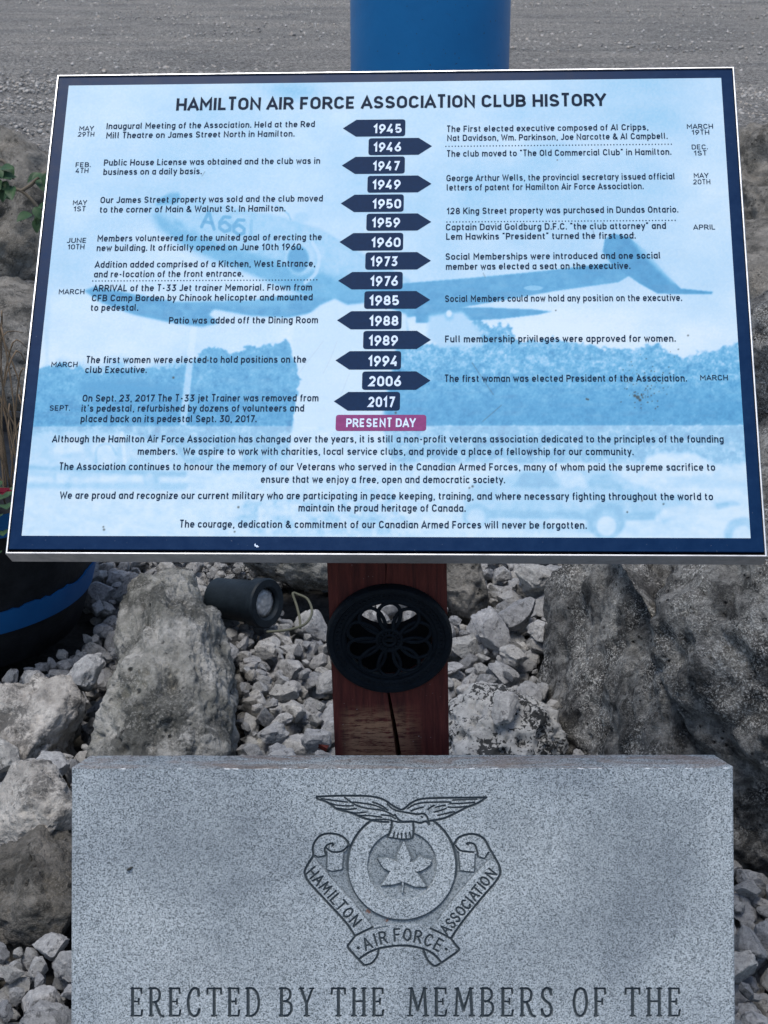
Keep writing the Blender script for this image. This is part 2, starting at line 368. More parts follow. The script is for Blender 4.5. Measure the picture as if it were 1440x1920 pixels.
# lower part: parked cars under a pale wash
put(poly([(60,798),(548,798),(540,860),(380,872),(60,850)], 2), .62 + tree_n)
put(poly([(716,798),(1420,798),(1420,880),(1180,870),(980,880),(740,880)], 2), .62 + tree_n)
low = lambda pts, v, f=2, a=1.: put(a * poly(pts, f), v)
low([(40,880),(200,868),(360,880),(560,872),(760,870),(1420,870),(1420,1010),(40,1010)], .14, 6)
low([(60,815),(150,808),(240,812),(330,838),(348,870),(350,895),(55,895)], .34, 3)
low([(105,826),(150,822),(160,850),(100,850)], .12, 2); low([(170,828),(210,828),(214,850),(170,850)], .2, 2)
low([(50,872),(350,886),(350,894),(50,880)], .62, 2); low([(50,905),(360,905),(345,920),(50,915)], .55, 3, .8); low([(190,893),(270,893),(270,902),(190,902)], .08, 2)
for q, rw in ((118, 18), (283, 15)): put(.8 * ell(q, 897, rw, rw, .35), .55 + .1 * mid_); put(.7 * ell(q - 2, 898, rw * .55, rw * .6, .5), .2)
put(.8 * ell(197, 850, 22, 24), .12); put(.8 * stroke(spline([(180, 868), (182, 840), (204, 832), (218, 852)]), 4, 2), .5)
low([(225,810),(232,810),(238,870),(231,870)], .1, 1)
low([(385,846),(440,838),(545,850),(540,885),(385,885)], .55, 5, .8); low([(400,850),(450,845),(455,862),(400,864)], .2, 3)
low([(440,952),(470,938),(520,930),(600,934),(680,905),(745,925),(770,1005),(520,1005),(440,990)], .36 + .2 * mid_, 5, .8); low([(500,955),(600,958),(600,968),(500,966)], .15, 4)
low([(730,880),(800,868),(880,872),(960,866),(900,890),(740,895)], .12, 5)
low([(868,940),(885,905),(960,888),(1000,868),(1130,872),(1185,905),(1235,922),(1242,965),(1190,975),(880,962)], .42, 3)
low([(985,870),(1125,868),(1140,880),(985,882)], .08, 2)
low([(962,912),(980,888),(1025,884),(1052,914)], .66, 2); low([(1100,908),(1110,892),(1140,890),(1172,918),(1110,916)], .6, 2); low([(1040,884),(1090,884),(1100,912),(1060,914)], .2, 2)
low([(900,955),(1120,962),(1230,962),(1230,976),(900,972)], .62, 2); low([(880,972),(1130,985),(1110,1000),(860,985)], .48, 4, .7)
put(ell(1137, 975, 36, 34), .62); put(ell(1137, 986, 26, 26), .5); put(ell(1137, 986, 18, 18, .2), .05); put(ell(893, 965, 26, 22), .55); put(ell(893, 970, 17, 16, .3), .2)
low([(1205,884),(1212,856),(1235,850),(1305,850),(1325,862),(1338,890),(1338,905),(1205,902)], .05, 3); low([(1245,895),(1330,890),(1400,900),(1395,915),(1260,912)], .3, 3)
low([(1235,925),(1290,930),(1300,950),(1240,985)], .5, 4, .8); low([(1240,955),(1290,948),(1290,965),(1240,972)], .08, 3)
low([(1285,1008),(1300,975),(1345,952),(1420,942),(1420,1008)], .06, 4); put(ell(1392, 1000, 34, 30), .5); put(ell(1392, 1006, 19, 20, .2), .12)
low([(1340,945),(1375,938),(1390,946),(1345,955)], .5, 2)
low([(1355,880),(1420,868),(1420,900),(1370,902)], .1, 4)
T = T + sstep(796, 802, yy) * (.10 * mid_ + .07 * n2(38, 16, 55, 4)); T = np.clip(T + .03 * fine + .015 * n2(2.2, 2.2, 77, 1), 0, 1)
stops = [0, .12, .28, .45, .62, .8, 1.]
cols = np.array([(222,234,244), (206,226,242), (183,214,238), (152,201,232), (112,181,219), (88,162,206), (66,136,184)])
RGB = np.stack([np.interp(T, stops, lin(cols)[:, k]) for k in range(3)], -1)
wash = sstep(797, 800.5, yy - (xx - 700) * -.002)[..., None] * .36
RGB = RGB * (1 - wash) + wash * lin((206, 228, 243))
def spot(x, y, r, c=(60, 62, 50), a=.85):
    global RGB
    k = (np.hypot(xx - x, yy - y) < 12) ; kk = a * (1 - sstep(r * .6, r * 1.3, np.hypot(xx - x, yy - y)))[..., None]; RGB = RGB * (1 - kk) + kk * lin(c)
sp_rng = random.Random(3)
for _ in range(95): spot(1213 + sp_rng.gauss(0, 24), 722 + sp_rng.gauss(0, 26), sp_rng.uniform(.6, 1.6))
for d in ((1196,745,4),(1190,742,3),(1200,750,3),(1203,741,2),(194,988,2),(195,993,2.4),(325,708,2.5),(390,676,2),(447,951,2.5),(440,997,2),(886,912,2.5),(880,915,2),(1290,629,2),(1272,655,1.6),(1100,748,2.2),(1103,749,2),(1176,960,2),(1204,939,2),(1208,936,1.5),(724,578,2),(742,774,2.4),(1045,300,1.5),(1188,440,1.6),(630,844,1.6),(1042,582,1.6),(1244,945,2),(1205,820,1.4)):
    spot(*d)
for s_ in ([(384,322),(379,330)], [(906,512),(910,520)], [(1112,432),(1114,440)], [(885,680),(925,740)], [(940,760),(905,790)]):
    k = (.55 * stroke(s_, 1.2, 1))[..., None]; RGB = RGB * (1 - k) + k * lin((70, 90, 100))
for s_ in ([(632,640),(618,676),(606,700)], [(655,700),(640,740)], [(560,700),(606,640)]):
    k = (.12 * stroke(spline(s_), 1.5, 1))[..., None]; RGB = RGB * (1 - k) + k * lin((120, 130, 150))
st = np.clip(n2(60, 8, 91, 4) * .5 + n2(20, 20, 93, 3) * .3, 0, 1)[..., None] * .12; RGB = RGB * (1 - st) + st * lin((170, 190, 205))

NX, NY = 940, 690
u = np.linspace(qx0, qx1, NX); v = np.linspace(qy0, qy1, NY); UU, VV = np.meshgrid(u, v)
L = np.stack([UU.ravel(), VV.ravel(), np.zeros(UU.size)], 1)
PMn = np.array(PM); q = proj(L @ PMn[:3, :3].T + PMn[:3, 3]); q[:, 0] -= OX; q[:, 1] -= OY
q = np.clip(q, 0, [RW - 1.001, RH - 1.001]); i = q.astype(int); f = q - i
C = 0
for dx in (0, 1):
    for dy in (0, 1):
        C = C + RGB[i[:, 1] + dy, i[:, 0] + dx] * ((f[:, 0] if dx else 1 - f[:, 0]) * (f[:, 1] if dy else 1 - f[:, 1]))[:, None]
me = np_mesh('printed_face', L, quads(np.arange(NX * NY).reshape(NY, NX)))
at = me.color_attributes.new('ink', 'FLOAT_COLOR', 'POINT'); at.data.foreach_set('color', np.concatenate([C * [.86, .89, .86], np.ones((len(C), 1))], 1).astype(np.float32).ravel())
m = Mat('printed_sheet', .45, .2); ink = m.n('Attribute', attribute_name='ink').outputs['Color']; m.color(ink); m.bump(m.noise(35, 3), .03, .004)
face = link('printed_face', me, m.m, sign, M=PL)
del RGB, C, q, i, f, L

# --- lettering
def ink_mat(name, srgb, r=.5):
    m = Mat(name, r, .08); z = m.noise(220, 3); c = lin(srgb); m.color(m.ramp(z, [(.3, tuple(c * .9)), (.7, tuple(c * 1.1))])); return m.m
INK = ink_mat('ink_navy', (6, 38, 66)); INKH = ink_mat('ink_heading', (6, 32, 55)); ARROW = ink_mat('ink_arrow', (6, 40, 74), .5)
WHITE = ink_mat('ink_white', (214, 228, 246)); MAG = ink_mat('ink_magenta', (138, 66, 116))
# a plain technical sans drawn as centre lines of constant width
def _arc(cx, cy, rx, ry, a0, a1, n=9): return [(cx + rx * math.cos(math.radians(t)), cy + ry * math.sin(math.radians(t))) for t in np.linspace(a0, a1, n)]
def _oval(xa, ya, xb, yb, k=.5):
    rx = (xb - xa) / 2; ry = min((yb - ya) / 2, rx * 1.12); cx = (xa + xb) / 2
    return _arc(cx, yb - ry, rx, ry, 0, 180) + _arc(cx, ya + ry, rx, ry, 180, 360) + [(xb, yb - ry)]
def _sp(*p): return [tuple(q) for q in spline(p, 5)]
XH = .74
GL = {}
def _g(ch, w, *st): GL[ch] = (w, [list(s) for s in st])
_g('A', .62, [(0,0),(.31,1),(.62,0)], [(.11,.27),(.51,.27)])
_g('B', .52, [(.3,1),(0,1),(0,0),(.3,0)] + _arc(.3,.27,.22,.27,-90,90) + [(0,.54)], [(.3,.54)] + _arc(.27,.77,.21,.23,-90,90) + [(.27,1)])
_g('C', .52, [(.52,.26)] + _arc(.26,.28,.26,.28,-20,-180)[0:] + _arc(.26,.72,.26,.28,180,20))
_g('D', .54, [(0,0),(0,1),(.26,1)] + _arc(.26,.70,.28,.30,90,0) + _arc(.26,.30,.28,.30,0,-90) + [(0,0)])
_g('E', .46, [(.46,1),(0,1),(0,0),(.46,0)], [(0,.52),(.4,.52)])
_g('F', .45, [(.45,1),(0,1),(0,0)], [(0,.49),(.4,.49)])
_g('G', .54, _arc(.27,.72,.27,.28,25,180) + _arc(.27,.28,.27,.28,180,360) + [(.54,.48),(.3,.48)])
_g('H', .54, [(0,0),(0,1)], [(.54,0),(.54,1)], [(0,.51),(.54,.51)])
_g('I', .0, [(0,0),(0,1)])
_g('J', .40, [(.40,1),(.40,.24)] + _arc(.19,.23,.21,.23,0,-150))
_g('K', .52, [(0,0),(0,1)], [(.5,1),(.03,.42)], [(.2,.6),(.52,0)])
_g('L', .45, [(0,1),(0,0),(.45,0)])
_g('M', .66, [(0,0),(0,1),(.33,.38),(.66,1),(.66,0)])
_g('N', .56, [(0,0),(0,1),(.56,0),(.56,1)])
_g('O', .54, _oval(0,0,.54,1))
_g('P', .50, [(0,0),(0,1),(.26,1)] + _arc(.26,.73,.25,.27,90,-90) + [(0,.46)])
_g('Q', .54, _oval(0,0,.54,1), [(.32,.26),(.56,0)])
_g('R', .52, [(0,0),(0,1),(.27,1)] + _arc(.27,.74,.24,.26,90,-90) + [(0,.48)], [(.26,.48),(.52,0)])
_g('S', .50, _sp((.47,.82),(.38,.96),(.24,1),(.1,.96),(.02,.8),(.05,.63),(.2,.54),(.34,.48),(.47,.37),(.49,.2),(.4,.05),(.25,0),(.1,.03),(.0,.16)))
_g('T', .52, [(0,1),(.52,1)], [(.26,1),(.26,0)])
_g('U', .54, [(0,1),(0,.28)] + _arc(.27,.28,.27,.28,180,360) + [(.54,1)])
_g('V', .58, [(0,1),(.29,0),(.58,1)])
_g('W', .86, [(0,1),(.2,0),(.43,.9),(.66,0),(.86,1)])
_g('X', .56, [(0,0),(.56,1)], [(0,1),(.56,0)])
_g('Y', .56, [(0,1),(.28,.44),(.56,1)], [(.28,.44),(.28,0)])
_g('Z', .5, [(0,1),(.5,1),(0,0),(.5,0)])
X_ = XH
_g('a', .42, _oval(0,0,.42,X_), [(.42,X_),(.42,0)])
_g('b', .42, _oval(0,0,.42,X_), [(0,1),(0,0)])
_g('c', .38, _arc(.21,.25,.21,.25,-25,-180) + _arc(.21,X_-.25,.21,.25,180,25))
_g('d', .42, _oval(0,0,.42,X_), [(.42,1),(.42,0)])
_g('e', .43, [(0.0,.37),(.43,.37)] + _arc(.215,X_-.24,.215,.24,0,180) + _arc(.215,.24,.215,.24,180,325))
_g('f', .28, [(.29,1)] + _arc(.24,.84,.14,.16,90,180) + [(.10,0)], [(-.02,.72),(.27,.72)])
_g('g', .42, _oval(0,0,.42,X_), [(.42,X_),(.42,-.06)] + _arc(.21,-.07,.21,.21,0,-145))
_g('h', .42, [(0,1),(0,0)], [(0,.5)] + _arc(.21,X_-.23,.21,.23,175,0) + [(.42,0)])
_g('i', .0, [(0,X_),(0,0)], [(0,.89),(0,1.02)])
_g('j', .10, [(.10,X_),(.10,-.12)] + _arc(-.02,-.12,.12,.16,0,-90), [(.10,.89),(.10,1.02)])
_g('k', .40, [(0,1),(0,0)], [(.38,X_),(.02,.28)], [(.16,.43),(.40,0)])
_g('l', .10, [(0,1),(0,.14)] + _arc(.12,.14,.12,.14,180,260))
_g('m', .72, [(0,X_),(0,0)], [(0,.5)] + _arc(.18,X_-.21,.18,.21,175,0) + [(.36,0)], [(.36,.5)] + _arc(.54,X_-.21,.18,.21,175,0) + [(.72,0)])
_g('n', .42, [(0,X_),(0,0)], [(0,.5)] + _arc(.21,X_-.23,.21,.23,175,0) + [(.42,0)])
_g('o', .43, _oval(0,0,.43,X_))
_g('p', .42, _oval(0,0,.42,X_), [(0,X_),(0,-.28)])
_g('q', .42, _oval(0,0,.42,X_), [(.42,X_),(.42,-.28)])
_g('r', .27, [(0,X_),(0,0)], [(0,.5)] + _arc(.19,X_-.22,.19,.22,175,60))
_g('s', .38, _sp((.36,.62),(.28,.72),(.18,X_),(.06,.70),(.01,.57),(.06,.45),(.18,.39),(.31,.34),(.38,.22),(.33,.05),(.19,0),(.08,.02),(.0,.10)))
_g('t', .27, [(.08,.97),(.08,.17)] + _arc(.22,.16,.14,.16,180,270) + [(.27,0)], [(-.04,.72),(.26,.72)])
_g('u', .42, [(0,X_),(0,.24)] + _arc(.21,.24,.21,.24,180,355), [(.42,X_),(.42,0)])
_g('v', .42, [(0,X_),(.21,0),(.42,X_)])
_g('w', .66, [(0,X_),(.17,0),(.33,.66),(.49,0),(.66,X_)])
_g('x', .42, [(0,0),(.42,X_)], [(0,X_),(.42,0)])
_g('y', .42, [(0,X_),(.22,.04)], [(.42,X_),(.12,-.28)])
_g('z', .38, [(0,X_),(.38,X_),(0,0),(.38,0)])
_g('0', .5, _oval(0,0,.5,1))
_g('1', .26, [(0,.76),(.24,1),(.24,0)])
_g('2', .5, _arc(.25,.74,.24,.26,165,-25) + [(0,0),(.5,0)])
_g('3', .5, [(.03,1),(.46,1),(.22,.60)] + _arc(.23,.29,.26,.30,80,-150))
_g('4', .52, [(.32,1),(0,.24),(.52,.24)], [(.38,.5),(.38,0)])
_g('5', .5, [(.45,1),(.06,1),(.03,.52)] + _arc(.23,.31,.26,.31,110,-150))
_g('6', .5, _oval(0,0,.5,.6), [(.38,1),(.05,.46)])
_g('7', .48, [(0,1),(.48,1),(.17,0)])
_g('8', .5, _oval(0,0,.5,.54), _oval(.04,.54,.46,1))
_g('9', .5, _oval(0,.4,.5,1), [(.12,0),(.45,.54)])
_g('.', .0, [(0,0),(0,.17)]); _g(',', .05, [(.05,.12),(0,-.12)])
_g('’', .04, [(.04,1.02),(0,.80)]); _g('“', .18, [(.04,1.02),(0,.82)], [(.18,1.02),(.14,.82)]); _g('”', .18, [(.04,1.02),(0,.80)], [(.18,1.02),(.14,.80)])
_g('-', .26, [(0,.42),(.26,.42)])
_g('&', .60, [(.60,0)] + _sp((.5,.12),(.14,.70),(.12,.88),(.24,1.),(.37,.9),(.34,.74),(.14,.54),(.02,.38),(.02,.15),(.14,.01),(.32,.0),(.5,.15),(.58,.42)))
SB = {'T': (-.05, -.05), 'L': (0, -.07), 'A': (-.05, -.05), 'V': (-.05, -.05), 'Y': (-.05, -.06), 'W': (-.04, -.04), 'r': (0, -.06), 'f': (-.02, -.05), 't': (-.02, -.03), 'F': (0, -.04), 'P': (0, -.04), 'v': (-.04, -.04), 'w': (-.03, -.03), 'y': (-.04, -.04), 'J': (-.05, 0), '7': (0, -.03), '1': (-.04, .02)}
def glyph_run(s, wt, track):
    h = wt / 2; V, Fc = [], []; x = 0.; ns = 0; uy = [-.28, 0, XH, 1]; vy = [-.28 + h, h, XH - h, 1 - h]
    for ch in s:
        if ch == ' ': x += .34; continue
        w, sts = GL[ch]; x += h + SB.get(ch, (0, 0))[0]
        for st in sts:
            st = [st[0]] + [q for p_, q in zip(st[:-1], st[1:]) if abs(p_[0] - q[0]) + abs(p_[1] - q[1]) > 1e-4]
            p = np.array(st, float); dot = ch in '.,’“”-' or p[:, 1].min() > .85
            if not dot: p[:, 1] = np.interp(p[:, 1], uy, vy)
            closed = len(p) > 8 and np.hypot(*(p[0] - p[-1])) < .02
            if closed: p = p[:-1]
            elif not dot:
                for a_, c_ in ((0, 1), (-1, -2)):
                    d = p[a_] - p[c_]; d /= np.hypot(*d)
                    if abs(d[1]) > .5 and any(abs(p[a_][1] - y_) < .02 for y_ in vy): p[a_] += d * h / max(.75, abs(d[1]))
            p[:, 0] += x; n_ = len(p); z = ns * 1.5e-5; ns = (ns + 1) % 6
            d = (np.roll(p, -1, 0) - p); d /= np.maximum(np.hypot(*d.T), 1e-9)[:, None]; nr = np.stack([-d[:, 1], d[:, 0]], 1)
            L_, R_ = [], []
            for k in range(n_):
                n1 = nr[k - 1] if (closed or k > 0) else nr[k]; n2_ = nr[k] if (closed or k < n_ - 1) else nr[k - 1]
                m_ = n1 + n2_; m_ /= max(1e-6, np.hypot(*m_)); m_ *= h / max(.42, m_ @ n1)
                L_.append(p[k] + m_); R_.append(p[k] - m_)
            b0 = len(V); V += [(q[0], q[1], z) for q in L_] + [(q[0], q[1], z) for q in R_]
            for k in range(n_ if closed else n_ - 1):
                k2 = (k + 1) % n_; Fc.append((b0 + n_ + k, b0 + n_ + k2, b0 + k2, b0 + k))
        x += w + h + track + SB.get(ch, (0, 0))[1]
    return np.array(V), np.array(Fc)
def lettering(name, s, xl, xr, yb, cap, mat, parent, z=.0004, wt=.165, track=.15):
    V, Fc = glyph_run(s, wt, track); a = loc(xl, yb); w = loc(xr, yb)[0] - a[0]
    V[:, 0] = a[0] + (V[:, 0] - V[:, 0].min()) / np.ptp(V[:, 0]) * w; V[:, 1] = a[1] + V[:, 1] * cap; V[:, 2] += z
    return link(name, np_mesh(name, V, Fc), mat, parent)
lettering('heading_text', 'HAMILTON AIR FORCE ASSOCIATION CLUB HISTORY', 330, 1138, 207.5, .0172, INKH, face, wt=.195, track=.12)
BODY = [("Inaugural Meeting of the Association. Held at the Red",199.5,590,242.3),("Mill Theatre on James Street North in Hamilton.",199,552,259.7),
("Public House License was obtained and the club was in",194.5,600,310.8),("business on a daily basis.",193.5,378,328.2),
("Our James Street property was sold and the club moved",188,605,381),("to the corner of Main & Walnut St. In Hamilton.",187,535,399),
("Members volunteered for the united goal of erecting the",182.5,603,453),("new building. It officially opened on June 10th 1960.",181,568,471),
("Addition added comprised of a Kitchen, West Entrance,",177,591,502.2),("and re-location of the front entrance.",176,456,520.3),
("ARRIVAL of the T-33 Jet trainer Memorial. Flown from",173.5,585,546.5),("CFB Camp Borden by Chinook helicopter and mounted",172,586,565),("to pedestal.",170,259,583),
("Patio was added off the Dining Room",316.5,596,607),
("The first women were elected to hold positions on the",161.5,574,681),("club Executive.",159.5,275,699.5),
("On Sept. 23, 2017 The T-33 jet Trainer was removed from",154.5,597,753),("it’s pedestal, refurbished by dozens of volunteers and",152.5,570,772),("placed back on its pedestal Sept. 30, 2017.",151,481,791.7),
("The First elected executive composed of Al Cripps,",838,1216,247.7),("Nat Davidson, Wm. Parkinson, Joe Narcotte & Al Campbell.",838.5,1252,264.7),
("The club moved to “The Old Commercial Club” in Hamilton.",838,1259,294.2),
("George Arthur Wells, the provincial secretary issued official",837,1265,340),("letters of patent for Hamilton Air Force Association.",837.5,1207,357.6),
("128 King Street property was purchased in Dundas Ontario.",837.5,1272,401.7),
("Captain David Goldburg D.F.C. “the club attorney” and",836,1249,432),("Lem Hawkins “President” turned the first sod.",836.5,1192,449.7),
("Social Memberships were introduced and one social",835.5,1238,487.3),("member was elected a seat on the executive.",836,1182,506),
("Social Members could now hold any position on the executive.",834.5,1279,566.3),("Full membership privileges were approved for women.",834.5,1267,642),
("The first woman was elected President of the Association.",834,1288,716.2)]
for s_, a_, b_, y_ in BODY: lettering('entry_text', s_, a_, b_, y_, .0084, INK, face)
DATES = [("MAY",148.5,176,245.3),("29TH",145,176.5,256.3),("FEB.",141.5,170,313.5),("4TH",141,165.5,324.6),("MAY",136.5,163,384.6),("1ST",137.5,160,396.2),("JUNE",125,161,455.5),("10TH",126.5,158,467.6),
("MARCH",110,158,551.7),("MARCH",96,145,688.2),("SEPT.",93,131,770),("MARCH",1288,1337,241.7),("19TH",1297,1330,252.7),("DEC.",1297,1327,280.2),("1ST",1301,1325,291.6),("MAY",1301,1329,333.7),("20TH",1299,1332,345.7),("APRIL",1299.5,1341,430.7),("MARCH",1313,1365,713.2)]
for s_, a_, b_, y_ in DATES: lettering('date_text', s_, a_, b_, y_, .0064, INK, face, wt=.135)
CLOSE = [("Although the Hamilton Air Force Association has changed over the years, it is still a non-profit veterans association dedicated to the principles of the founding",97,1357,829.5),
("members.  We aspire to work with charities, local service clubs, and provide a place of fellowship for our community.",258,1188,852.7),
("The Association continues to honour the memory of our Veterans who served in the Canadian Armed Forces, many of whom paid the supreme sacrifice to",111,1341,881.2),
("ensure that we enjoy a free, open and democratic society.",489,947,905.3),
("We are proud and recognize our current military who are participating in peace keeping, training, and where necessary fighting throughout the world to",111.5,1337,935.2),
("maintain the proud heritage of Canada.",559.5,873,958.8),
("The courage, dedication & commitment of our Canadian Armed Forces will never be forgotten.",337,1100,989.2)]
for s_, a_, b_, y_ in CLOSE: lettering('closing_text', s_, a_, b_, y_, .0084, INK, face)
for xa, xb, y_ in ((174, 594, 527), (836, 1259, 274.5), (838, 1266, 416.3)):
    b = MB(); a_, c_ = loc(xa, y_), loc(xb, y_); nd = 72; r = .00075
    for k in range(nd):
        cx = a_[0] + (c_[0] - a_[0]) * k / (nd - 1); b.add([(cx + r * math.cos(t), a_[1] + r * math.sin(t), .0004) for t in np.arange(8) * math.pi / 4], [tuple(range(8))])
    b.build('dotted_line', INK, face)
def rounded(p, radii, z):                   # polygon with rounded corners
    out = []; m_ = len(p)
    for k in range(m_):
        a_, c_, d_ = Vector(p[k - 1]), Vector(p[k]), Vector(p[(k + 1) % m_]); r = radii[k]
        if r == 0: out.append((c_.x, c_.y, z)); continue
        s1, s2 = c_ + (a_ - c_).normalized() * r, c_ + (d_ - c_).normalized() * r
        for t in np.linspace(0, 1, 7): w_ = s1 * (1-t)**2 + c_ * 2*t*(1-t) + s2 * t*t; out.append((w_.x, w_.y, z))
    return out
YR = [('1945',-1,643,760,224.5,256,700,753),('1946',1,691,810,259,290.6,700,752),('1947',-1,641,759,294,326,699,750),('1949',1,689,809,329.5,361,698,751),('1950',-1,639,757,365,397.5,698,752),
('1959',1,687,808.5,400.5,432.5,697,750),('1960',-1,636.5,756,437,470,696,751),('1973',1,685,808,473,505.5,694.5,746),('1976',-1,634,755,510,542.5,694,746),('1985',1,683,806.5,546,579,692,748),
('1988',-1,632,753,583.5,617.5,692,747),('1989',1,681,808,620.5,654.5,691,746),('1994',-1,629,752,658.5,693,690,744),('2006',1,679,807,696.5,731,689,752),('2017',-1,626,750,735,770,688,741)]
for s_, d_, xa, xb, yt, yb, ta, tb in YR:
    ym = (yt + yb) / 2; tip = loc(xa if d_ < 0 else xb, ym); fl = loc(xb if d_ < 0 else xa, ym); xm = (xa + xb) / 2
    top, bot = loc(xm, yt)[1], loc(xm, yb)[1]; sh = tip[0] - d_ * .0158; r = .0038
    pts = [(tip[0], (top + bot) / 2), (sh, bot), (fl[0], bot), (fl[0], top), (sh, top)]
    if d_ > 0: pts = [pts[0], pts[4], pts[3], pts[2], pts[1]]
    o = mesh_obj('year_arrow', V_ := rounded(pts, [0, 0, r, r, 0], .0003), [tuple(range(len(V_)))], ARROW, sign, M=PL)
    ybase = yb - (yb - yt) * .195
    lettering('year_text', s_, ta, tb, ybase + .6, .0126, WHITE, o, z=.0007, wt=.2, track=.14)
a_, c_ = loc(630, 778), loc(799, 808)
o = mesh_obj('present_day_badge', V_ := rounded([(a_[0], a_[1]), (a_[0], c_[1]), (c_[0], c_[1]), (c_[0], a_[1])], [.0035] * 4, .0003), [tuple(range(len(V_)))], MAG, sign, M=PL)
lettering('badge_text', 'PRESENT DAY', 649, 780, 801.3, .0104, WHITE, o, z=.0007, wt=.2, track=.16)
b = MB(); a_ = loc(480, 1023); rs = random.Random(5)
for dx, dy, r in ((-.001, .0012, .0009), (-.0004, -.0003, .0012), (.0012, -.001, .0012), (.0026, -.0012, .0007)):
    b.add([(a_[0] + dx + r * rs.uniform(.6, 1.2) * math.cos(t), a_[1] + dy + r * rs.uniform(.6, 1.2) * math.sin(t), .0005 + .0001*dx) for t in np.arange(7) * 2 * math.pi / 7], [tuple(range(7))])
b.build('paint_chip', WHITE, sign, M=PL)

# --- post with a round hole through it and a long crack
def mat_wood():
    m = Mat('red_stained_wood', .6, .2)
    g = m.noise(9, 6, .65, dist=.6, co=m.scaled((14, 14, 1.1))); g2 = m.noise(30, 5, .7, co=m.scaled((8, 8, .5)))
    col = m.ramp(g, [(.3, (.040, .010, .010)), (.55, (.092, .021, .017)), (.75, (.145, .037, .028))])
    col = m.mix(m.ramp(g2, [(.58, 0), (.7, .6)]), col, (.13, .045, .03))
    sx = m.n('SeparateXYZ', {0: m.co}).outputs
    band = m.math('MULTIPLY', m.ramp(sx[2], [(.30, 0), (.365, 1), (.41, 1), (.437, 0)]), m.ramp(m.math('ADD', sx[0], .5), [(.436, 0), (.452, 1), (.50, 1), (.54, 0)]))
    wear = m.math('MULTIPLY', band, m.ramp(m.noise(24, 7, .8, co=m.scaled((1.2, 1.2, 9))), [(.43, 0), (.53, 1)]))
    col = m.mix(m.math('MULTIPLY', wear, .85), col, (.34, .19, .11))
    sp = m.ramp(m.voro(150), [(.07, 1), (.1, 0)]); sp = m.math('MULTIPLY', sp, m.ramp(m.noise(25, 2), [(.5, 0), (.6, 1)]))
    col = m.mix(m.math('MULTIPLY', sp, .7), col, (.4, .36, .36))
    m.color(col); m.bump(m.math('ADD', g, m.math('MULTIPLY', g2, .6)), .35, .006); return m.m
WOOD = mat_wood()
POST_Y = -.0 ; hw = .0695
gc = atD(730, 1195, 1.651); hz = gc[2]; hr = .051
b = MB(); N_ = 64
def face_with_hole(y, flip, cx):
    ring = [(cx + hr * math.cos(2*math.pi*k/N_), y, hz + hr * .92 * math.sin(2*math.pi*k/N_)) for k in range(N_)]
    sq = []
    for k in range(N_):
        c_, s_ = math.cos(2*math.pi*k/N_), math.sin(2*math.pi*k/N_); t = .0685 / max(abs(c_), abs(s_)); sq.append((max(-hw, min(hw, c_ * t * hw / .0685)), y, hz + s_ * t))
    fc = [(k, (k+1) % N_, N_ + (k+1) % N_, N_ + k) for k in range(N_)]
    b.add(ring + sq, [tuple(reversed(q_)) for q_ in fc] if flip else fc)
yf, yb_ = -.0705, .0705; gx_ = 0.0
ztf, ztb = .80, .80 + .141 * 1.18
face_with_hole(yf, True, gx_); face_with_hole(yb_, False, gx_)
z1, z2 = hz - .0685, hz + .0685; zb = -.1
for s_ in (-1, 1): b.add([(s_*hw, yf, zb), (s_*hw, yb_, zb), (s_*hw, yb_, ztb), (s_*hw, yf, ztf)], [(0,1,2,3) if s_ > 0 else (3,2,1,0)])
b.add([(-hw,yb_,zb),(hw,yb_,zb),(hw,yb_,z1),(-hw,yb_,z1)], [(3,2,1,0)]); b.add([(-hw,yb_,z2),(hw,yb_,z2),(hw,yb_,ztb),(-hw,yb_,ztb)], [(3,2,1,0)])
b.add([(-hw,yf,ztf),(hw,yf,ztf),(hw,yb_,ztb),(-hw,yb_,ztb)], [(0,1,2,3)])
def cracked(za, zc, pts):                   # strip of the front face with a real groove: pts (z, x, halfwidth, depth)
    for (zA, xA, wA, dA), (zB, xB, wB, dB) in zip(pts[:-1], pts[1:]):
        b.add([(-hw,yf,zA),(xA-wA,yf,zA),(xA,yf+dA,zA),(xA+wA,yf,zA),(hw,yf,zA),(-hw,yf,zB),(xB-wB,yf,zB),(xB,yf+dB,zB),(xB+wB,yf,zB),(hw,yf,zB)], [(0,1,6,5),(1,2,7,6),(2,3,8,7),(3,4,9,8)])
cracked(0, 0, [(zb, .011, .0034, .03), (.36, .0085, .0034, .03), (.385, .0060, .0030, .03), (.41, .0030, .0026, .03), (.432, .0000, .0020, .025), (z1, -.003, .0014, .02)])
cracked(0, 0, [(z2, -.002, .0003, .006), (z2 + .02, -.001, .0006, .01), (z2 + .05, -.002, .0008, .01), (ztf, -.003, .0008, .01)])
post_o = b.build('post', WOOD, sign); post_o.rotation_euler = (0, math.radians(-1.5), 0)
post_o.location = (.0115, 0, 0)
b = MB()
for k in range(N_):
    k2 = (k + 1) % N_; t1, t2 = 2*math.pi*k/N_, 2*math.pi*k2/N_
    b.add([(hr*math.cos(t1), yf + .002, hz+hr*.92*math.sin(t1)), (hr*math.cos(t2), yf + .002, hz+hr*.92*math.sin(t2)), (hr*math.cos(t2), yb_ - .002, hz+hr*.92*math.sin(t2)), (hr*math.cos(t1), yb_ - .002, hz+hr*.92*math.sin(t1))], [(0,1,2,3)])
bore = b.build('bore', BLACK, sign); bore.rotation_euler = post_o.rotation_euler; bore.location = post_o.location
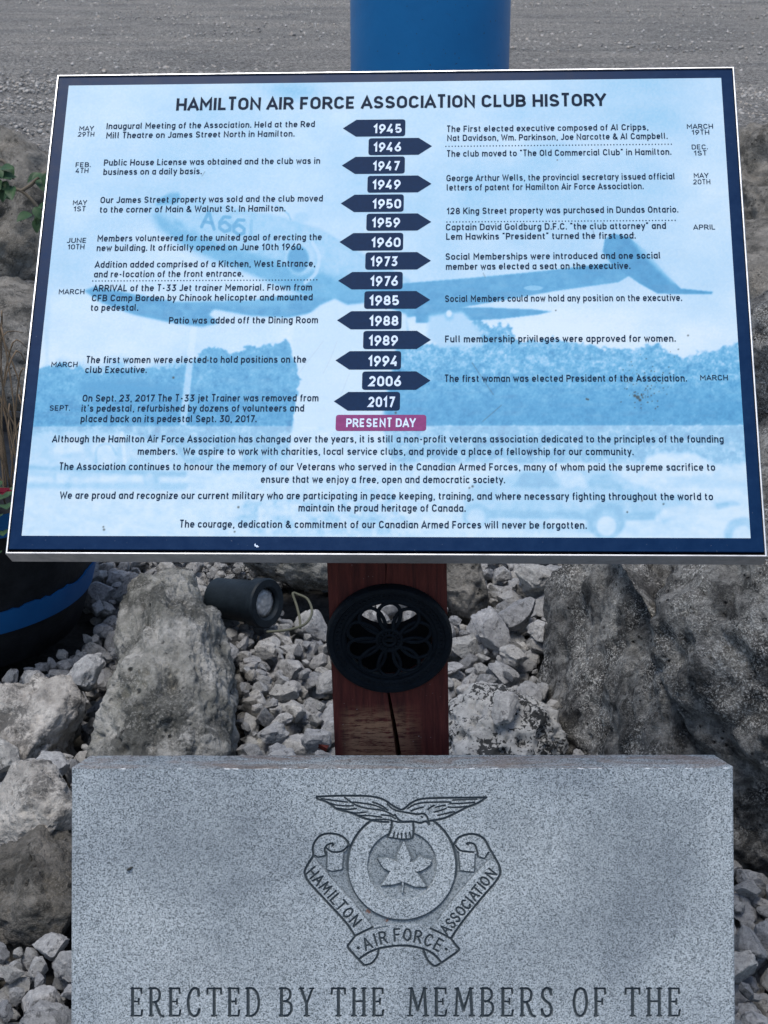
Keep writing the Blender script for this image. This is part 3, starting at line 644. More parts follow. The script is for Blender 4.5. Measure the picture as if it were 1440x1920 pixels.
# --- cast iron grille screwed on the post
m = Mat('cast_iron', .6, .13); z = m.noise(60, 5, .7); m.color(m.ramp(z, [(.3, (.002, .004, .007)), (.7, (.006, .010, .015))])); m.bump(m.noise(240, 3), .4, .003); IRON = m.m
GM = Matrix.Translation(Vector(gc) - sign.location + Vector((0, -.006, 0))) @ Matrix.Rotation(math.radians(90), 4, 'X') @ Matrix.Diagonal((1, .93, 1, 1))
b = MB(); b.lathe([(.051,-.006),(.0505,.001),(.053,.004),(.0565,.002),(.058,.0035),(.065,.004),(.067,.0065),(.072,.006),(.0745,.002),(.0745,-.006)], 96, closed=True)
for k in range(64):
    t = 2*math.pi*k/64; M_ = Matrix.Translation((.0615*math.cos(t), .0615*math.sin(t), .0042)); b.lathe([(0,-.001),(.0016,0),(.0012,.0012),(0,.0017)], 6, M_)
g_o = b.build('grille', IRON, sign, M=GM); auto_smooth(g_o, 35)
b = MB()
for k in range(10):
    t = 2*math.pi*(k+.5)/10; e1, e2 = Vector((math.cos(t), math.sin(t), 0)), Vector((-math.sin(t), math.cos(t), 0)); pts = []
    for q_ in np.arange(22) * 2 * math.pi / 22:
        rad = .0315 - .0195 * math.cos(q_); wd = .0128 * math.sin(q_) * (1 + .25 * -math.cos(q_)); pts.append(e1 * rad + e2 * wd + Vector((0, 0, .001 + .0012 * math.sin(3 * q_))))
    b.tube(pts, .0023, 8, True)
b.tube([(.0145*math.cos(t), .0145*math.sin(t), .002) for t in np.arange(40)*2*math.pi/40], .0024, 8, True)
b.tube([(.0075*math.cos(t), .0075*math.sin(t), .002) for t in np.arange(30)*2*math.pi/30], .0022, 8, True)
for k in range(16):
    t = 2*math.pi*k/16; b.lathe([(0,-.001),(.002,.001),(.0015,.0035),(0,.0045)], 6, Matrix.Translation((.011*math.cos(t), .011*math.sin(t), .001)))
b.box((-.009, -.002, -.001), (.009, .0015, .0025))
auto_smooth(b.build('rosette', IRON, g_o), 40)

# ------------------------------------------------------------------ granite marker with carved crest and inscription
SW, SH = .762, .2936
SM = Matrix.Translation((.02109, 1.50011, .2685)) @ Euler([math.radians(x) for x in (68.1268, -.2666, -.2935)]).to_matrix().to_4x4()
SMn = np.array(SM); sloc = lambda px, py: onplane(px, py, SM)
marker = tag(empty('granite_marker', (.021, 1.50, 0)), 'slanted grey granite memorial stone with carved crest and inscription in front of the post', 'memorial stone')
ML = Matrix.Translation(-marker.location) @ SM
def mat_granite(top=False):
    m = Mat('granite_top' if top else 'granite', .6, .3)
    n1 = m.noise(1100, 3, .6); n2_ = m.noise(540, 4, .7); vz = m.n('SeparateColor', {0: m.voro(800, 1)}).outputs[0]
    s_ = m.math('ADD', m.math('MULTIPLY', n2_, .6), m.math('MULTIPLY', vz, .4))
    col = m.ramp(s_, [(.28, (.085, .104, .111)), (.40, (.27, .302, .316)), (.52, (.43, .472, .488)), (.72, (.61, .655, .675))])
    col = m.mix(m.ramp(n1, [(.6, 0), (.68, .55)]), col, (.08, .095, .105))
    # damp weathering blotches on the stone
    d = m.noise(5.5, 4, .55, dist=.3); col = m.mix(.75, col, m.ramp(d, [(.36, (1.06, 1.05, 1.04)), (.5, (.92, .93, .94)), (.64, (.66, .68, .71))]), 'MULTIPLY')
    if not top:
        sx = m.n('SeparateXYZ', {0: m.co}).outputs; wob = m.math('MULTIPLY', m.math('SUBTRACT', m.noise(7, 4, .6), .5), .16)
        st_ = None
        for cx, cy, rx, ry, k in ((-.225, .045, .105, .10, 1.), (-.19, -.06, .10, .09, .7), (.265, .035, .10, .11, 1.), (.20, -.05, .12, .08, .6), (.12, .07, .06, .06, .5), (-.10, .05, .05, .05, .4)):
            dx = m.math('DIVIDE', m.math('SUBTRACT', m.math('ADD', sx[0], wob), cx), rx); dy = m.math('DIVIDE', m.math('SUBTRACT', m.math('ADD', sx[1], m.math('MULTIPLY', wob, .8)), cy), ry)
            e_ = m.math('MULTIPLY', m.ramp(m.math('ADD', m.math('MULTIPLY', dx, dx), m.math('MULTIPLY', dy, dy)), [(.0, 1), (1., 0)], 'EASE'), k); st_ = e_ if st_ is None else m.math('MAXIMUM', st_, e_)
        col = m.mix(m.math('MULTIPLY', m.math('MULTIPLY', st_, m.ramp(m.noise(16, 6, .7), [(.3, .25), (.7, 1)])), .50), col, (.14, .165, .185))
    if top:
        t = m.noise(22, 6, .7, dist=1.2, co=m.scaled((.35, 3, 3)))
        col = m.mix(m.ramp(t, [(.44, 0), (.62, .7)]), col, (.25, .175, .135)); col = m.mix(m.ramp(m.noise(60, 5, .7, co=m.scaled((.4, 2, 2))), [(.55, 0), (.7, .6)]), col, (.09, .09, .09))
    else:
        carve = m.n('Attribute', attribute_name='carve').outputs['Color']; cs = m.n('SeparateColor', {0: carve}).outputs
        col = m.mix(m.math('MULTIPLY', cs[0], .93), col, (.030, .045, .055))          # dark litho paint left in the cuts
        col = m.mix(m.math('MULTIPLY', cs[1], .72), col, (.095, .12, .135))             # unpolished sunk ground, with recess shade painted in beside leaf and ring
        col = m.mix(m.math('MULTIPLY', cs[2], .85), col, (.16, .06, .03))              # rust
    m.color(col); m.bump(m.math('ADD', n1, n2_), .35 if not top else .8, .0025); return m.m
GRAN, GRANT = mat_granite(), mat_granite(True)

class Field:                                # distance based carving drawn over a pixel window
    def __init__(s, V):
        s.p = V; s.depth = np.zeros(len(V)); s.paint = np.zeros(len(V)); s.sunk = np.zeros(len(V)); s.rust = np.zeros(len(V))
    def dist(s, pts, pad=8):
        p = np.array(pts, float); lo, hi_ = p.min(0) - pad, p.max(0) + pad
        k = np.where((s.p[:, 0] > lo[0]) & (s.p[:, 0] < hi_[0]) & (s.p[:, 1] > lo[1]) & (s.p[:, 1] < hi_[1]))[0]; P_ = s.p[k]; d = np.full(len(k), 1e9); al = np.zeros(len(k)); n_ = max(1, len(p) - 1)
        for j, (a_, c_) in enumerate(zip(p[:-1], p[1:])):
            v_ = c_ - a_; t = np.clip(((P_ - a_) @ v_) / (v_ @ v_ + 1e-9), 0, 1); q_ = np.hypot(*(P_ - a_ - t[:, None] * v_).T); b_ = q_ < d; d[b_] = q_[b_]; al[b_] = (j + t[b_]) / n_
        return k, d, al
    def cut(s, pts, w=5., deep=.0022, w2=None, paint=1.):
        k, d, al = s.dist(pts); ww = w if w2 is None else w + (w2 - w) * al
        jag = .25 * vnoise(np.stack([s.p[k, 0] * .7, s.p[k, 1] * .7, 0 * al], 1), 9)
        g = np.clip(1 - (d + jag) / (ww / 2 + .4), 0, 1); s.depth[k] = np.maximum(s.depth[k], deep * np.minimum(1, g * 1.6)); s.paint[k] = np.maximum(s.paint[k], paint * sstep(.0, .45, g))
    def inside(s, pts):
        p = np.array(pts, float); x, y = s.p.T; ins = np.zeros(len(x), bool)
        for (ax, ay), (bx, by) in zip(p, np.roll(p, -1, 0)):
            if ay != by: ins ^= ((ay > y) != (by > y)) & (x < (bx - ax) * (y - ay) / (by - ay) + ax)
        return ins
STROKES = {'A': (.8, [[(0,0),(.5,1),(1,0)],[(.2,.36),(.8,.36)]]), 'C': (.75, [[(.95,.82),(.7,.98),(.35,.95),(.08,.65),(.05,.35),(.3,.05),(.65,.02),(.95,.2)]]),
'E': (.6, [[(1,1),(0,1),(0,0),(1,0)],[(0,.52),(.8,.52)]]), 'F': (.6, [[(1,1),(0,1),(0,0)],[(0,.52),(.8,.52)]]), 'H': (.75, [[(0,0),(0,1)],[(1,0),(1,1)],[(0,.5),(1,.5)]]), 'I': (.05, [[(.5,0),(.5,1)]]),
'L': (.6, [[(0,1),(0,0),(1,0)]]), 'M': (1., [[(0,0),(.15,1),(.5,.25),(.85,1),(1,0)]]), 'N': (.75, [[(0,0),(0,1),(1,0),(1,1)]]),
'O': (.8, [[(.5,0),(.12,.2),(.03,.55),(.2,.88),(.5,1),(.82,.87),(.97,.5),(.85,.15),(.5,0)]]), 'R': (.7, [[(0,0),(0,1),(.6,1),(.9,.85),(.88,.65),(.55,.5),(0,.5)],[(.45,.5),(1,0)]]),
'S': (.65, [[(.92,.85),(.6,1),(.2,.95),(.08,.75),(.3,.57),(.7,.45),(.93,.25),(.7,.03),(.3,0),(.05,.15)]]), 'T': (.75, [[(0,1),(1,1)],[(.5,1),(.5,0)]])}
def carved(name, r0, fn):                    # a rectangle of the face with relief; r0 = px window
    (xa, ya), (xb, yb2) = sloc(r0[0], r0[3]), sloc(r0[2], r0[1])
    nx, ny = int((r0[2] - r0[0]) * 2), int((r0[3] - r0[1]) * 2)
    U, V = np.meshgrid(np.linspace(xa, xb, nx), np.linspace(ya, yb2, ny)); L = np.stack([U.ravel(), V.ravel(), 0 * U.ravel()], 1)
    fd = Field(proj(L @ SMn[:3, :3].T + SMn[:3, 3])); fn(fd)
    edge = (U <= U.min()) | (U >= U.max()) | (V <= V.min()) | (V >= V.max()); fd.depth[edge.ravel()] = 0
    L[:, 2] = -fd.depth; me = np_mesh(name, L, quads(np.arange(nx * ny).reshape(ny, nx)))
    at = me.color_attributes.new('carve', 'FLOAT_COLOR', 'POINT'); at.data.foreach_set('color', np.stack([fd.paint, fd.sunk, fd.rust, 1 + 0 * fd.rust], 1).astype(np.float32).ravel())
    link(name, me, GRAN, marker, True, ML); return (xa, ya, xb, yb2)
ZX = lambda pts: [(540 + x / 3.4286, 1470 + y / 3.4286) for x, y in pts]
def crest(fd):
    def c_(pts, w=5, deep=.0022, sm=True, paint=1., w2=None): fd.cut(spline(ZX(pts), 5) if sm and len(pts) > 2 else ZX(pts), w * .86, deep, w2, paint)
    x, y = ((fd.p - [540, 1470]) * 3.4286).T
    rad = np.hypot(x - 733, y - 527); R0, R1 = 347, 224
    leaf = [(745,368),(768,425),(790,470),(783,505),(815,500),(850,462),(868,478),(925,492),(908,530),(862,558),(825,568),(852,600),(893,664),(820,664),(745,634),(738,700),(731,700),(733,634),(670,650),(598,655),(640,595),(656,565),(615,545),(575,482),(640,478),(702,502),(703,455)]
    lf = fd.inside(ZX(leaf)); tail = fd.inside(ZX([(660,240),(810,240),(808,345),(785,352),(730,356),(690,350),(645,345)]))
    dl = np.full(len(x), 60.); k, d, _ = fd.dist(ZX(leaf + leaf[:1]), 20); dl[k] = d
    disc = (rad < R1) & ~lf & ~tail; dr = (R1 - rad) / 3.4
    dd = np.where(disc, .0022 + .002 * np.exp(-dl / 5) + .002 * np.exp(-np.maximum(dr, 0) / 6) * sstep(330, -200, y - 527), 0) * sstep(0, 1.2, np.minimum(dl, np.maximum(dr, 0)))
    fd.depth = np.maximum(fd.depth, dd); fd.sunk = np.maximum(fd.sunk, disc * (.55 + .45 * np.exp(-dl / 7)) * (1 - .5 * sstep(600, 760, y)))  # sunk ground tone, plus painted shade deepening towards the leaf edge
    ltri = [(165,470),(200,500),(290,610),(420,755),(545,915),(640,905),(740,900),(840,905),(930,930),(950,885),(1060,740),(1180,600),(1312,465),(1330,440),(1070,400),(735,250),(400,400)]
    scr = fd.inside(ZX([(165,470),(160,400),(200,330),(260,315),(340,330),(380,370),(385,410),(362,440),(352,552),(290,567),(245,555),(245,460),(190,472)])) | fd.inside(ZX([(1070,400),(1100,340),(1180,320),(1260,350),(1305,430),(1265,482),(1228,470),(1205,450),(1200,570),(1105,562),(1095,440)]))
    ban = fd.inside(ZX(ltri)) & (rad > R0) & ~scr & (y > 385)
    dr = np.maximum(rad - R0, 0) / 3.4
    dd = np.where(ban, .0014 + .003 * np.exp(-dr / 9), 0) * sstep(0, 1.5, dr); fd.depth = np.maximum(fd.depth, dd); fd.sunk = np.maximum(fd.sunk, ban * (.5 + .5 * np.exp(-dr / 8)))  # same ground outside the ring, shade painted darker along its edge
    for t0, t1, w in ((213, 275, 7),): pass
    arc = lambda r, a0, a1: [(733 + r * math.cos(math.radians(t)), 527 + r * math.sin(math.radians(t))) for t in np.linspace(a0, a1, 24)]
    c_(arc(R0 + 4, 175, 236), 6); c_(arc(R0 + 4, 304, 372), 6); c_(arc(R0 + 2, 12, 172), 3.5, .0014, paint=.65)
    c_(arc(R1 - 2, 200, 250), 4, .001, paint=.55); c_(arc(R1 - 2, 288, 340), 4, .001, paint=.6)
    for pts in ([(656,565),(615,545),(578,488)], [(600,655),(670,652),(733,634)], [(745,634),(820,666),(892,664)], [(825,568),(862,560),(908,530)], [(852,600),(880,640)]): c_(pts, 3, .001, paint=.6)
    # bird
    c_([(185,84),(300,78),(480,78),(560,86),(620,105),(680,145),(735,166),(790,125),(850,100),(960,92),(1275,88)], 5)
    c_([(185,84),(190,98),(235,112),(270,130),(320,165),(400,185),(480,218),(560,240),(645,246)], 5.5)
    for pts in ([(215,95),(300,108),(380,118)], [(250,122),(330,140),(420,142)], [(300,155),(380,165),(440,160)], [(370,180),(440,188),(500,182)], [(450,204),(530,206),(600,215)], [(540,232),(600,228),(650,232)], [(365,88),(410,122),(470,150),(560,165)], [(420,118),(500,128),(560,140),(620,165)], [(545,118),(600,140),(640,170)], [(560,165),(620,175),(680,205)], [(600,200),(660,208),(690,225)], [(640,130),(670,160),(720,178)]): c_(pts, 3.8, .0018)
    c_([(1275,88),(1225,122),(1150,152),(1085,185),(1030,212),(980,228),(915,238)], 5.5)
    for pts in ([(770,160),(810,135),(870,122),(960,118),(1045,118)], [(1060,105),(1130,102),(1215,100)], [(1040,128),(1120,126),(1200,120)], [(1030,150),(1090,152),(1150,146)], [(950,152),(985,142),(1010,140)], [(940,182),(980,172),(1015,160)], [(965,204),(1010,192),(1070,180)], [(900,165),(920,150),(940,140)], [(790,175),(830,160),(870,150)]): c_(pts, 3.8, .0018)
    c_([(690,172),(760,185),(830,196),(870,192),(895,215),(908,262)], 4.5); c_([(908,262),(885,242),(850,252),(800,242),(740,244),(708,228),(688,200)], 5)
    c_([(660,236),(720,248),(800,246)], 4); c_([(858,212),(864,216)], 4, .0015)
    c_([(668,245),(664,290),(640,345)], 5); c_([(806,250),(808,320),(800,350)], 5)
    for q in ((686,312,676), (708,316,703), (732,318,731), (757,316,760), (782,312,790)): c_([(q[0], q[1]), (q[2], 350)], 3.2, .0016, False)
    c_([(640,345),(690,352),(730,358),(785,354),(800,350)], 4)
    # ribbon and scrolls
    c_([(165,468),(162,400),(200,340),(262,320),(330,330),(375,362),(396,400)], 5); c_([(248,462),(236,430),(246,400),(275,384),(292,390),(286,398)], 4.5); c_([(248,415),(285,438),(345,434),(385,402)], 4.5)
    c_([(250,440),(246,555),(290,566),(352,552)], 4, .0016, False, .8); c_([(360,440),(352,552)], 3.5, .0015, False, .6); c_([(178,462),(192,474),(248,460)], 4, .0016, False)
    c_([(165,462),(112,548),(112,590),(140,640),(260,770),(370,890),(430,978)], 5.5); c_([(172,470),(290,615),(420,758),(545,918)], 3.2, .0012, paint=.55); c_([(430,978),(545,922)], 5, sm=False)
    c_([(1068,392),(1100,345),(1180,323),(1255,350),(1300,425),(1318,455),(1362,540),(1350,610),(1240,742),(1120,890),(1048,996)], 5.5)
    c_([(1222,470),(1215,430),(1200,392),(1170,380),(1150,384),(1158,392)], 4.5); c_([(1078,398),(1110,430),(1190,440)], 4.5); c_([(1095,440),(1105,560),(1195,570)], 4, .0016, False, .8); c_([(1206,455),(1200,568)], 4, .0015, False, .8)
    c_([(1222,470),(1265,482),(1290,440)], 4, .0016, False); c_([(1308,470),(1180,602),(1060,742),(952,888)], 3.2, .0012, paint=.55); c_([(918,932),(980,960),(1048,996)], 5)
    c_([(430,982),(398,1025),(386,1052),(430,1105),(490,1168)], 5.5); c_([(460,1125),(520,1085),(600,1056),(740,1040),(870,1062),(940,1100),(985,1148)], 5.5); c_([(490,1168),(540,1152),(575,1105),(582,1066)], 5); c_([(432,980),(520,942),(640,915)], 3, .0012, paint=.5)
    c_([(1048,996),(1080,1040),(1098,1070),(1040,1115),(985,1152),(940,1172),(895,1130),(872,1068)], 5.5); c_([(450,1056),(454,1060)], 6, sm=False); c_([(1016,1062),(1020,1066)], 6, sm=False)
    def letter(ch, cx, cy, ang, h=68, w=9.5):
        wd, ss = STROKES[ch]; t = math.radians(ang)
        for s_ in ss:
            q = (np.array(s_) - [.5, .5]) * [wd * h * .78, h]; q = np.stack([cx + q[:, 0] * math.cos(t) + q[:, 1] * math.sin(t), cy + q[:, 0] * math.sin(t) - q[:, 1] * math.cos(t)], 1)
            fd.cut(spline(ZX(q), 4) if ch in 'COS' else ZX(q), w / 3.4286 + .9, .0018)
    for k, ch in enumerate('HAMILTON'):
        t = (0, .145, .31, .45, .545, .68, .83, 1)[k]; letter(ch, 158 + 275 * t, 572 + 310 * t, 49)
    for ch, cx, cy, a_ in zip('AIRFORCE', (508, 562, 612, 702, 768, 838, 904, 968), (1028, 1003, 990, 972, 972, 984, 1006, 1036), (-24, -16, -12, -4, 3, 10, 19, 28)): letter(ch, cx, cy, a_, 74)
    for k, ch in enumerate('ASSOCIATION'):
        t = (0, .115, .215, .33, .445, .525, .61, .70, .78, .86, .99)[k]; letter(ch, 1012 + 296 * t, 938 - 362 * t, -51, 64)
    for rx, ry, r in ((512, 820, 16), (520, 828, 12), (636, 880, 14), (622, 878, 9)):
        fd.rust = np.maximum(fd.rust, 1 - sstep(r * .4, r, np.hypot(x - rx, y - ry) + 5 * vnoise(np.stack([x * .1, y * .1, 0 * x], 1), 3)))
SER = {'E': (.62, [([(.12,0),(.12,1)],6.5),([(0,1),(.9,1)],4),([(.9,1),(.93,.82)],4),([(.12,.52),(.66,.52)],4),([(.68,.62),(.68,.42)],3.5),([(0,0),(.92,0)],4),([(.92,0),(.98,.2)],4)]),
'R': (.72, [([(.12,0),(.12,1)],6.5),([(0,1),(.5,1),(.75,.9),(.8,.75),(.72,.58),(.45,.5),(.12,.5)],5),([(0,0),(.26,0)],3.8),([(.45,.5),(.68,.2),(.85,.02),(1.05,-.03)],6)]),
'C': (.7, [([(.88,.75),(.86,.92),(.6,1.01),(.3,.93),(.08,.68),(.04,.4),(.18,.1),(.5,-.02),(.8,.05),(.93,.22)],5.8),([(.88,.98),(.88,.72)],3.5)]),
'T': (.78, [([(.5,0),(.5,1)],6.5),([(.02,1),(.98,1)],4.2),([(.02,1),(0,.8)],4),([(.98,1),(1,.8)],4),([(.34,0),(.66,0)],3.8)]),
'D': (.74, [([(.12,0),(.12,1)],6.5),([(0,1),(.45,1),(.8,.82),(.93,.5),(.82,.18),(.45,0),(0,0)],5.2)]),
'B': (.7, [([(.12,0),(.12,1)],6.5),([(0,1),(.5,1),(.78,.9),(.8,.68),(.5,.54),(.12,.53)],5),([(.5,.54),(.85,.42),(.9,.18),(.6,.01),(0,0)],5.4)]),
'Y': (.78, [([(.5,0),(.5,.42)],6.5),([(.1,1),(.5,.42)],6),([(.92,1),(.5,.42)],4.5),([(0,1),(.26,1)],3.8),([(.76,1),(1,1)],3.8),([(.34,0),(.66,0)],3.8)]),
'H': (.8, [([(.14,0),(.14,1)],6.5),([(.86,0),(.86,1)],6.5),([(.14,.53),(.86,.53)],4),([(0,1),(.28,1)],3.8),([(.72,1),(1,1)],3.8),([(0,0),(.28,0)],3.8),([(.72,0),(1,0)],3.8)]),
'M': (1.05, [([(.1,0),(.18,1)],4.5),([(.18,1),(.5,.2)],6.5),([(.5,.2),(.84,1)],4.5),([(.84,1),(.92,0)],6.5),([(.06,1),(.22,1)],3.8),([(.8,1),(.96,1)],3.8),([(0,0),(.22,0)],3.8),([(.8,0),(1.04,0)],3.8)]),
'S': (.62, [([(.82,.8),(.7,.97),(.4,1.01),(.15,.9),(.1,.7),(.35,.55),(.7,.42),(.88,.22),(.75,.04),(.45,-.02),(.15,.05),(.05,.22)],5.8),([(.84,.98),(.84,.76)],3.5),([(.05,.02),(.04,.25)],3.5)]),
'O': (.8, [([(.5,1.01),(.2,.88),(.05,.5),(.2,.1),(.5,-.01),(.8,.12),(.95,.5),(.8,.9),(.5,1.01)],5.6)]),
'F': (.62, [([(.12,0),(.12,1)],6.5),([(0,1),(.92,1)],4),([(.92,1),(.95,.8)],4),([(.12,.52),(.66,.52)],4),([(.68,.62),(.68,.42)],3.5),([(0,0),(.28,0)],3.8)])}
def inscription(fd):
    y0_, h = 1905, 51
    for word, xa, xb in (('ERECTED', 246, 487), ('BY', 525, 588), ('THE', 622, 719), ('MEMBERS', 765, 1037), ('OF', 1075, 1136), ('THE', 1173, 1275)):
        ws = [SER[c][0] for c in word]; gap_ = .40; tot = sum(ws) + gap_ * (len(word) - 1); k_ = (xb - xa) / tot; x_ = xa
        for c, w_ in zip(word, ws):
            for pts, wd in SER[c][1]:
                q = [(x_ + px * w_ * k_, y0_ - py * h) for px, py in pts]; fd.cut(spline(q, 5) if len(q) > 2 else q, wd * .94, .0028)
            x_ += (w_ + gap_) * k_
r1 = carved('crest', (562, 1484, 948, 1820), crest)
r2 = carved('inscription', (236, 1842, 1290, 1918), inscription)
# slab round the two carved fields
tpy, bty = SH / 2, -(.2685 - 0.0) / math.sin(math.radians(68.1)) - .03; xl, xr = -SW / 2, SW / 2; bv = .0016
xs = sorted({xl + bv, r1[0], r1[2], r2[0], r2[2], xr - bv}); ys = sorted({bty, r2[1], r2[3], r1[1], r1[3], tpy - bv})
b = MB()
for xa, xb in zip(xs[:-1], xs[1:]):
    for ya, yb2 in zip(ys[:-1], ys[1:]):
        cx, cy = (xa + xb) / 2, (ya + yb2) / 2
        if any(r[0] < cx < r[2] and r[1] < cy < r[3] for r in (r1, r2)): continue
        b.add([(xa,ya,0),(xb,ya,0),(xb,yb2,0),(xa,yb2,0)], [(0,1,2,3)])
inv = SM.inverted()
# body behind the face (world coordinates turned into the face's frame): sides, back
def wl_(x, z, y): return tuple(inv @ Vector((x, y, z)))
fl = lambda x, y: (x, y, -bv)
tl_, tr_ = SM @ Vector((xl, tpy, -bv)), SM @ Vector((xr, tpy, -bv)); bl_, br_ = SM @ Vector((xl, bty, -bv)), SM @ Vector((xr, bty, -bv))
TD, TI = .027, .0165
kl = Vector((tl_.x + TI, tl_.y + TD, tl_.z)); kr = Vector((tr_.x - TI, tr_.y + TD, tr_.z))
il = lambda p: tuple(inv @ Vector(p))
A = [(xl, bty, -bv), (xl, tpy, -bv), il(kl), il((kl.x, kl.y, -.02))]; B = [(xr, bty, -bv), (xr, tpy, -bv), il(kr), il((kr.x, kr.y, -.02))]
mid = lambda p, q, t: tuple(Vector(p) * (1 - t) + Vector(q) * t)
b.add(A, [(0,1,2,3)]); b.add(B, [(3,2,1,0)])
b.add([A[2], A[3], B[3], B[2]], [(0,3,2,1)])
b.add([(xl,bty,-bv),(xl+bv,bty,0),(xl+bv,tpy-bv,0),(xl,tpy,-bv)], [(0,1,2,3)]); b.add([(xr-bv,bty,0),(xr,bty,-bv),(xr,tpy,-bv),(xr-bv,tpy-bv,0)], [(0,1,2,3)])
o = b.build('slab', GRAN, marker, M=ML)
nx, ny = 420, 16                             # weathered, slightly rough sawn top with its chipped arris
Lp = []
for j in range(ny):
    t = j / (ny - 1)
    for k in range(nx):
        s_ = k / (nx - 1)
        if j == 0: a_, c_ = Vector((xl + bv, tpy - bv, 0)), Vector((xr - bv, tpy - bv, 0))
        else:
            tt = (j - 1) / (ny - 2); a_, c_ = Vector((xl, tpy, -bv)).lerp(Vector(A[2]), tt), Vector((xr, tpy, -bv)).lerp(Vector(B[2]), tt)
        Lp.append(a_.lerp(c_, s_))
Lp = np.array([tuple(p) for p in Lp]); rgh = fbm(Lp * 60, 4, 12) * .0011
mask = np.ones((ny, nx)); mask[0] = .25; mask[-1] = .7; mask[:, 0] = mask[:, -1] = 0; Lp[:, 1] += rgh * mask.ravel()
link('weathered_top', np_mesh('weathered_top', Lp, quads(np.arange(nx * ny).reshape(ny, nx))), GRANT, marker, True, ML)
b = MB(); rs = random.Random(8); CHIP = ink_mat('chipped_stone', (226, 228, 228), .8)
for xa, xb, n_ in ((-.21, .0, 9), (-.35, -.1, 4), (.0, .2, 7), (.18, .375, 12)):
    for _ in range(n_):
        x_ = rs.uniform(xa, xb); w_ = rs.uniform(.002, .011); h_ = rs.uniform(.0005, .0012); y_ = tpy - bv - .0002 + rs.uniform(-.0003, .0003)
        b = MB(); b.add([(x_, y_, .0003), (x_ + w_ * .5, y_ - h_ * .6, .0004), (x_ + w_, y_, .0003), (x_ + w_ * .5, y_ + h_, -.0003)], [(0, 1, 2, 3)]); b.build('edge_chip', CHIP, marker, M=ML)
b = MB(); c_ = sloc(243, 1629)
b.tube([(c_[0] - .003, c_[1] - .0016, .0012), (c_[0] - .001, c_[1] - .0005, .002), (c_[0] + .0015, c_[1] + .001, .0018), (c_[0] + .004, c_[1] + .0022, .0009)], [.0005, .0015, .0013, .0004], 8)
tag(b.build('seed_husk', dark_paint('husk', (.03, .03, .025), .7), None, True, ML), 'tiny dark seed husk stuck to the left half of the granite face', 'husk')
bpy.data.objects['seed_husk'].matrix_basis = SM

# ------------------------------------------------------------------ half barrel planter
TX, TY, TR = -.892, 2.85, .354
tub = tag(empty('barrel_planter', (TX, TY, 0)), 'black half barrel planter with blue painted bands beside the pitted boulder', 'planter')
BLK = dark_paint('tub_black', (.009, .010, .012), .55)
zr, zs1, zs0 = .338, .132, .082
rad = lambda z: .271 + (TR - .271) * (z / zr) ** .8
prof = [(rad(0), .0)] + [(rad(z), z) for z in np.linspace(.01, zr - .04, 14)]
b = MB(); b.lathe(prof, 96); tb = b.build('tub_body', BLK, tub); auto_smooth(tb, 50)
m = Mat('tub_blue', .5, .3); z = m.noise(10, 5); m.color(m.mix(m.ramp(m.noise(40, 6, .8), [(.66, 0), (.72, .8)]), m.ramp(z, [(.3, (.004, .085, .25)), (.7, (.006, .115, .33))]), (.012, .016, .022))); TBLUE = m.m
def band_(z0, z1, wav):
    n_ = 160; b = MB(); V = []
    rs = random.Random(2); jag = [0.0] * n_
    for k in range(n_): jag[k] = wav * (math.sin(k * .9) * .4 + rs.uniform(-.5, .6))
    for k in range(n_):
        t = 2 * math.pi * k / n_; za = z1 + jag[k]
        for zz, rr_ in ((z0, rad(z0)), (z0, rad(z0) + .004), (za, rad(za) + .004), (za, rad(za))): V.append((rr_ * math.cos(t), rr_ * math.sin(t), zz))
    Fc = [(k*4+q, ((k+1) % n_)*4+q, ((k+1) % n_)*4+q+1, k*4+q+1) for k in range(n_) for q in range(3)]
    b.add(V, Fc); auto_smooth(b.build('painted_band', TBLUE, tub), 40)
band_(zs0, zs1, .006)
b = MB(); b.lathe([(rad(zr-.05)+.001, zr-.05), (rad(zr-.048)+.006, zr-.048), (rad(zr)+.006, zr)], 96); b.f = b.f[:-2]; auto_smooth(b.build('rim', TBLUE, tub), 40)
b = MB(); b.lathe([(rad(zr)+.0055, zr), (rad(zr)-.012, zr+.004), (rad(zr)-.02, zr-.005), (rad(zr)-.022, zr-.10)], 96); b.f = b.f[:-2]; auto_smooth(b.build('lining', BLK, tub), 40)
b = MB(); b.lathe([(0, zr-.08), (.2, zr-.07), (rad(zr)-.02, zr-.09)], 48); b.build('soil', mat_soil(), tub, True)

# ------------------------------------------------------------------ rocks
def ico(sub):
    bm = bmesh.new(); bmesh.ops.create_icosphere(bm, subdivisions=sub, radius=1); V = np.array([v.co[:] for v in bm.verts]); Fc = np.array([[v.index for v in f.verts] for f in bm.faces]); bm.free(); return V, Fc
ICO = {k: ico(k) for k in (3, 5, 6, 7)}
def rock_verts(V0, seed, cuts=9, rmin=.62, rmax=.9, amp=.10, freq=1.6, fine_=.03, soft=.9):
    r = np.random.default_rng(seed); V = V0 * (1 + amp * fbm(V0 * freq + seed, 3, seed)[:, None])
    for _ in range(cuts):
        n_ = r.normal(size=3); n_ /= np.linalg.norm(n_); d = r.uniform(rmin, rmax); t = V @ n_ - d; V = V - np.where(t > 0, t * soft, 0)[:, None] * n_
    nn = V / np.linalg.norm(V, axis=1)[:, None]
    V = V + nn * (fine_ * fbm(V * 3.4 + seed, 3, seed + 5, .6) + .55 * fine_ * fbm(V * 9 + seed, 3, seed + 8, .65))[:, None]
    return V
GREY = rock_mat('crushed_limestone', (.62, .62, .61), (.36, .362, .365), (.10, .10, .10), .26, .36, pits=.5, warm=(.5, .47, .42), warmth=.2, bd=.004)
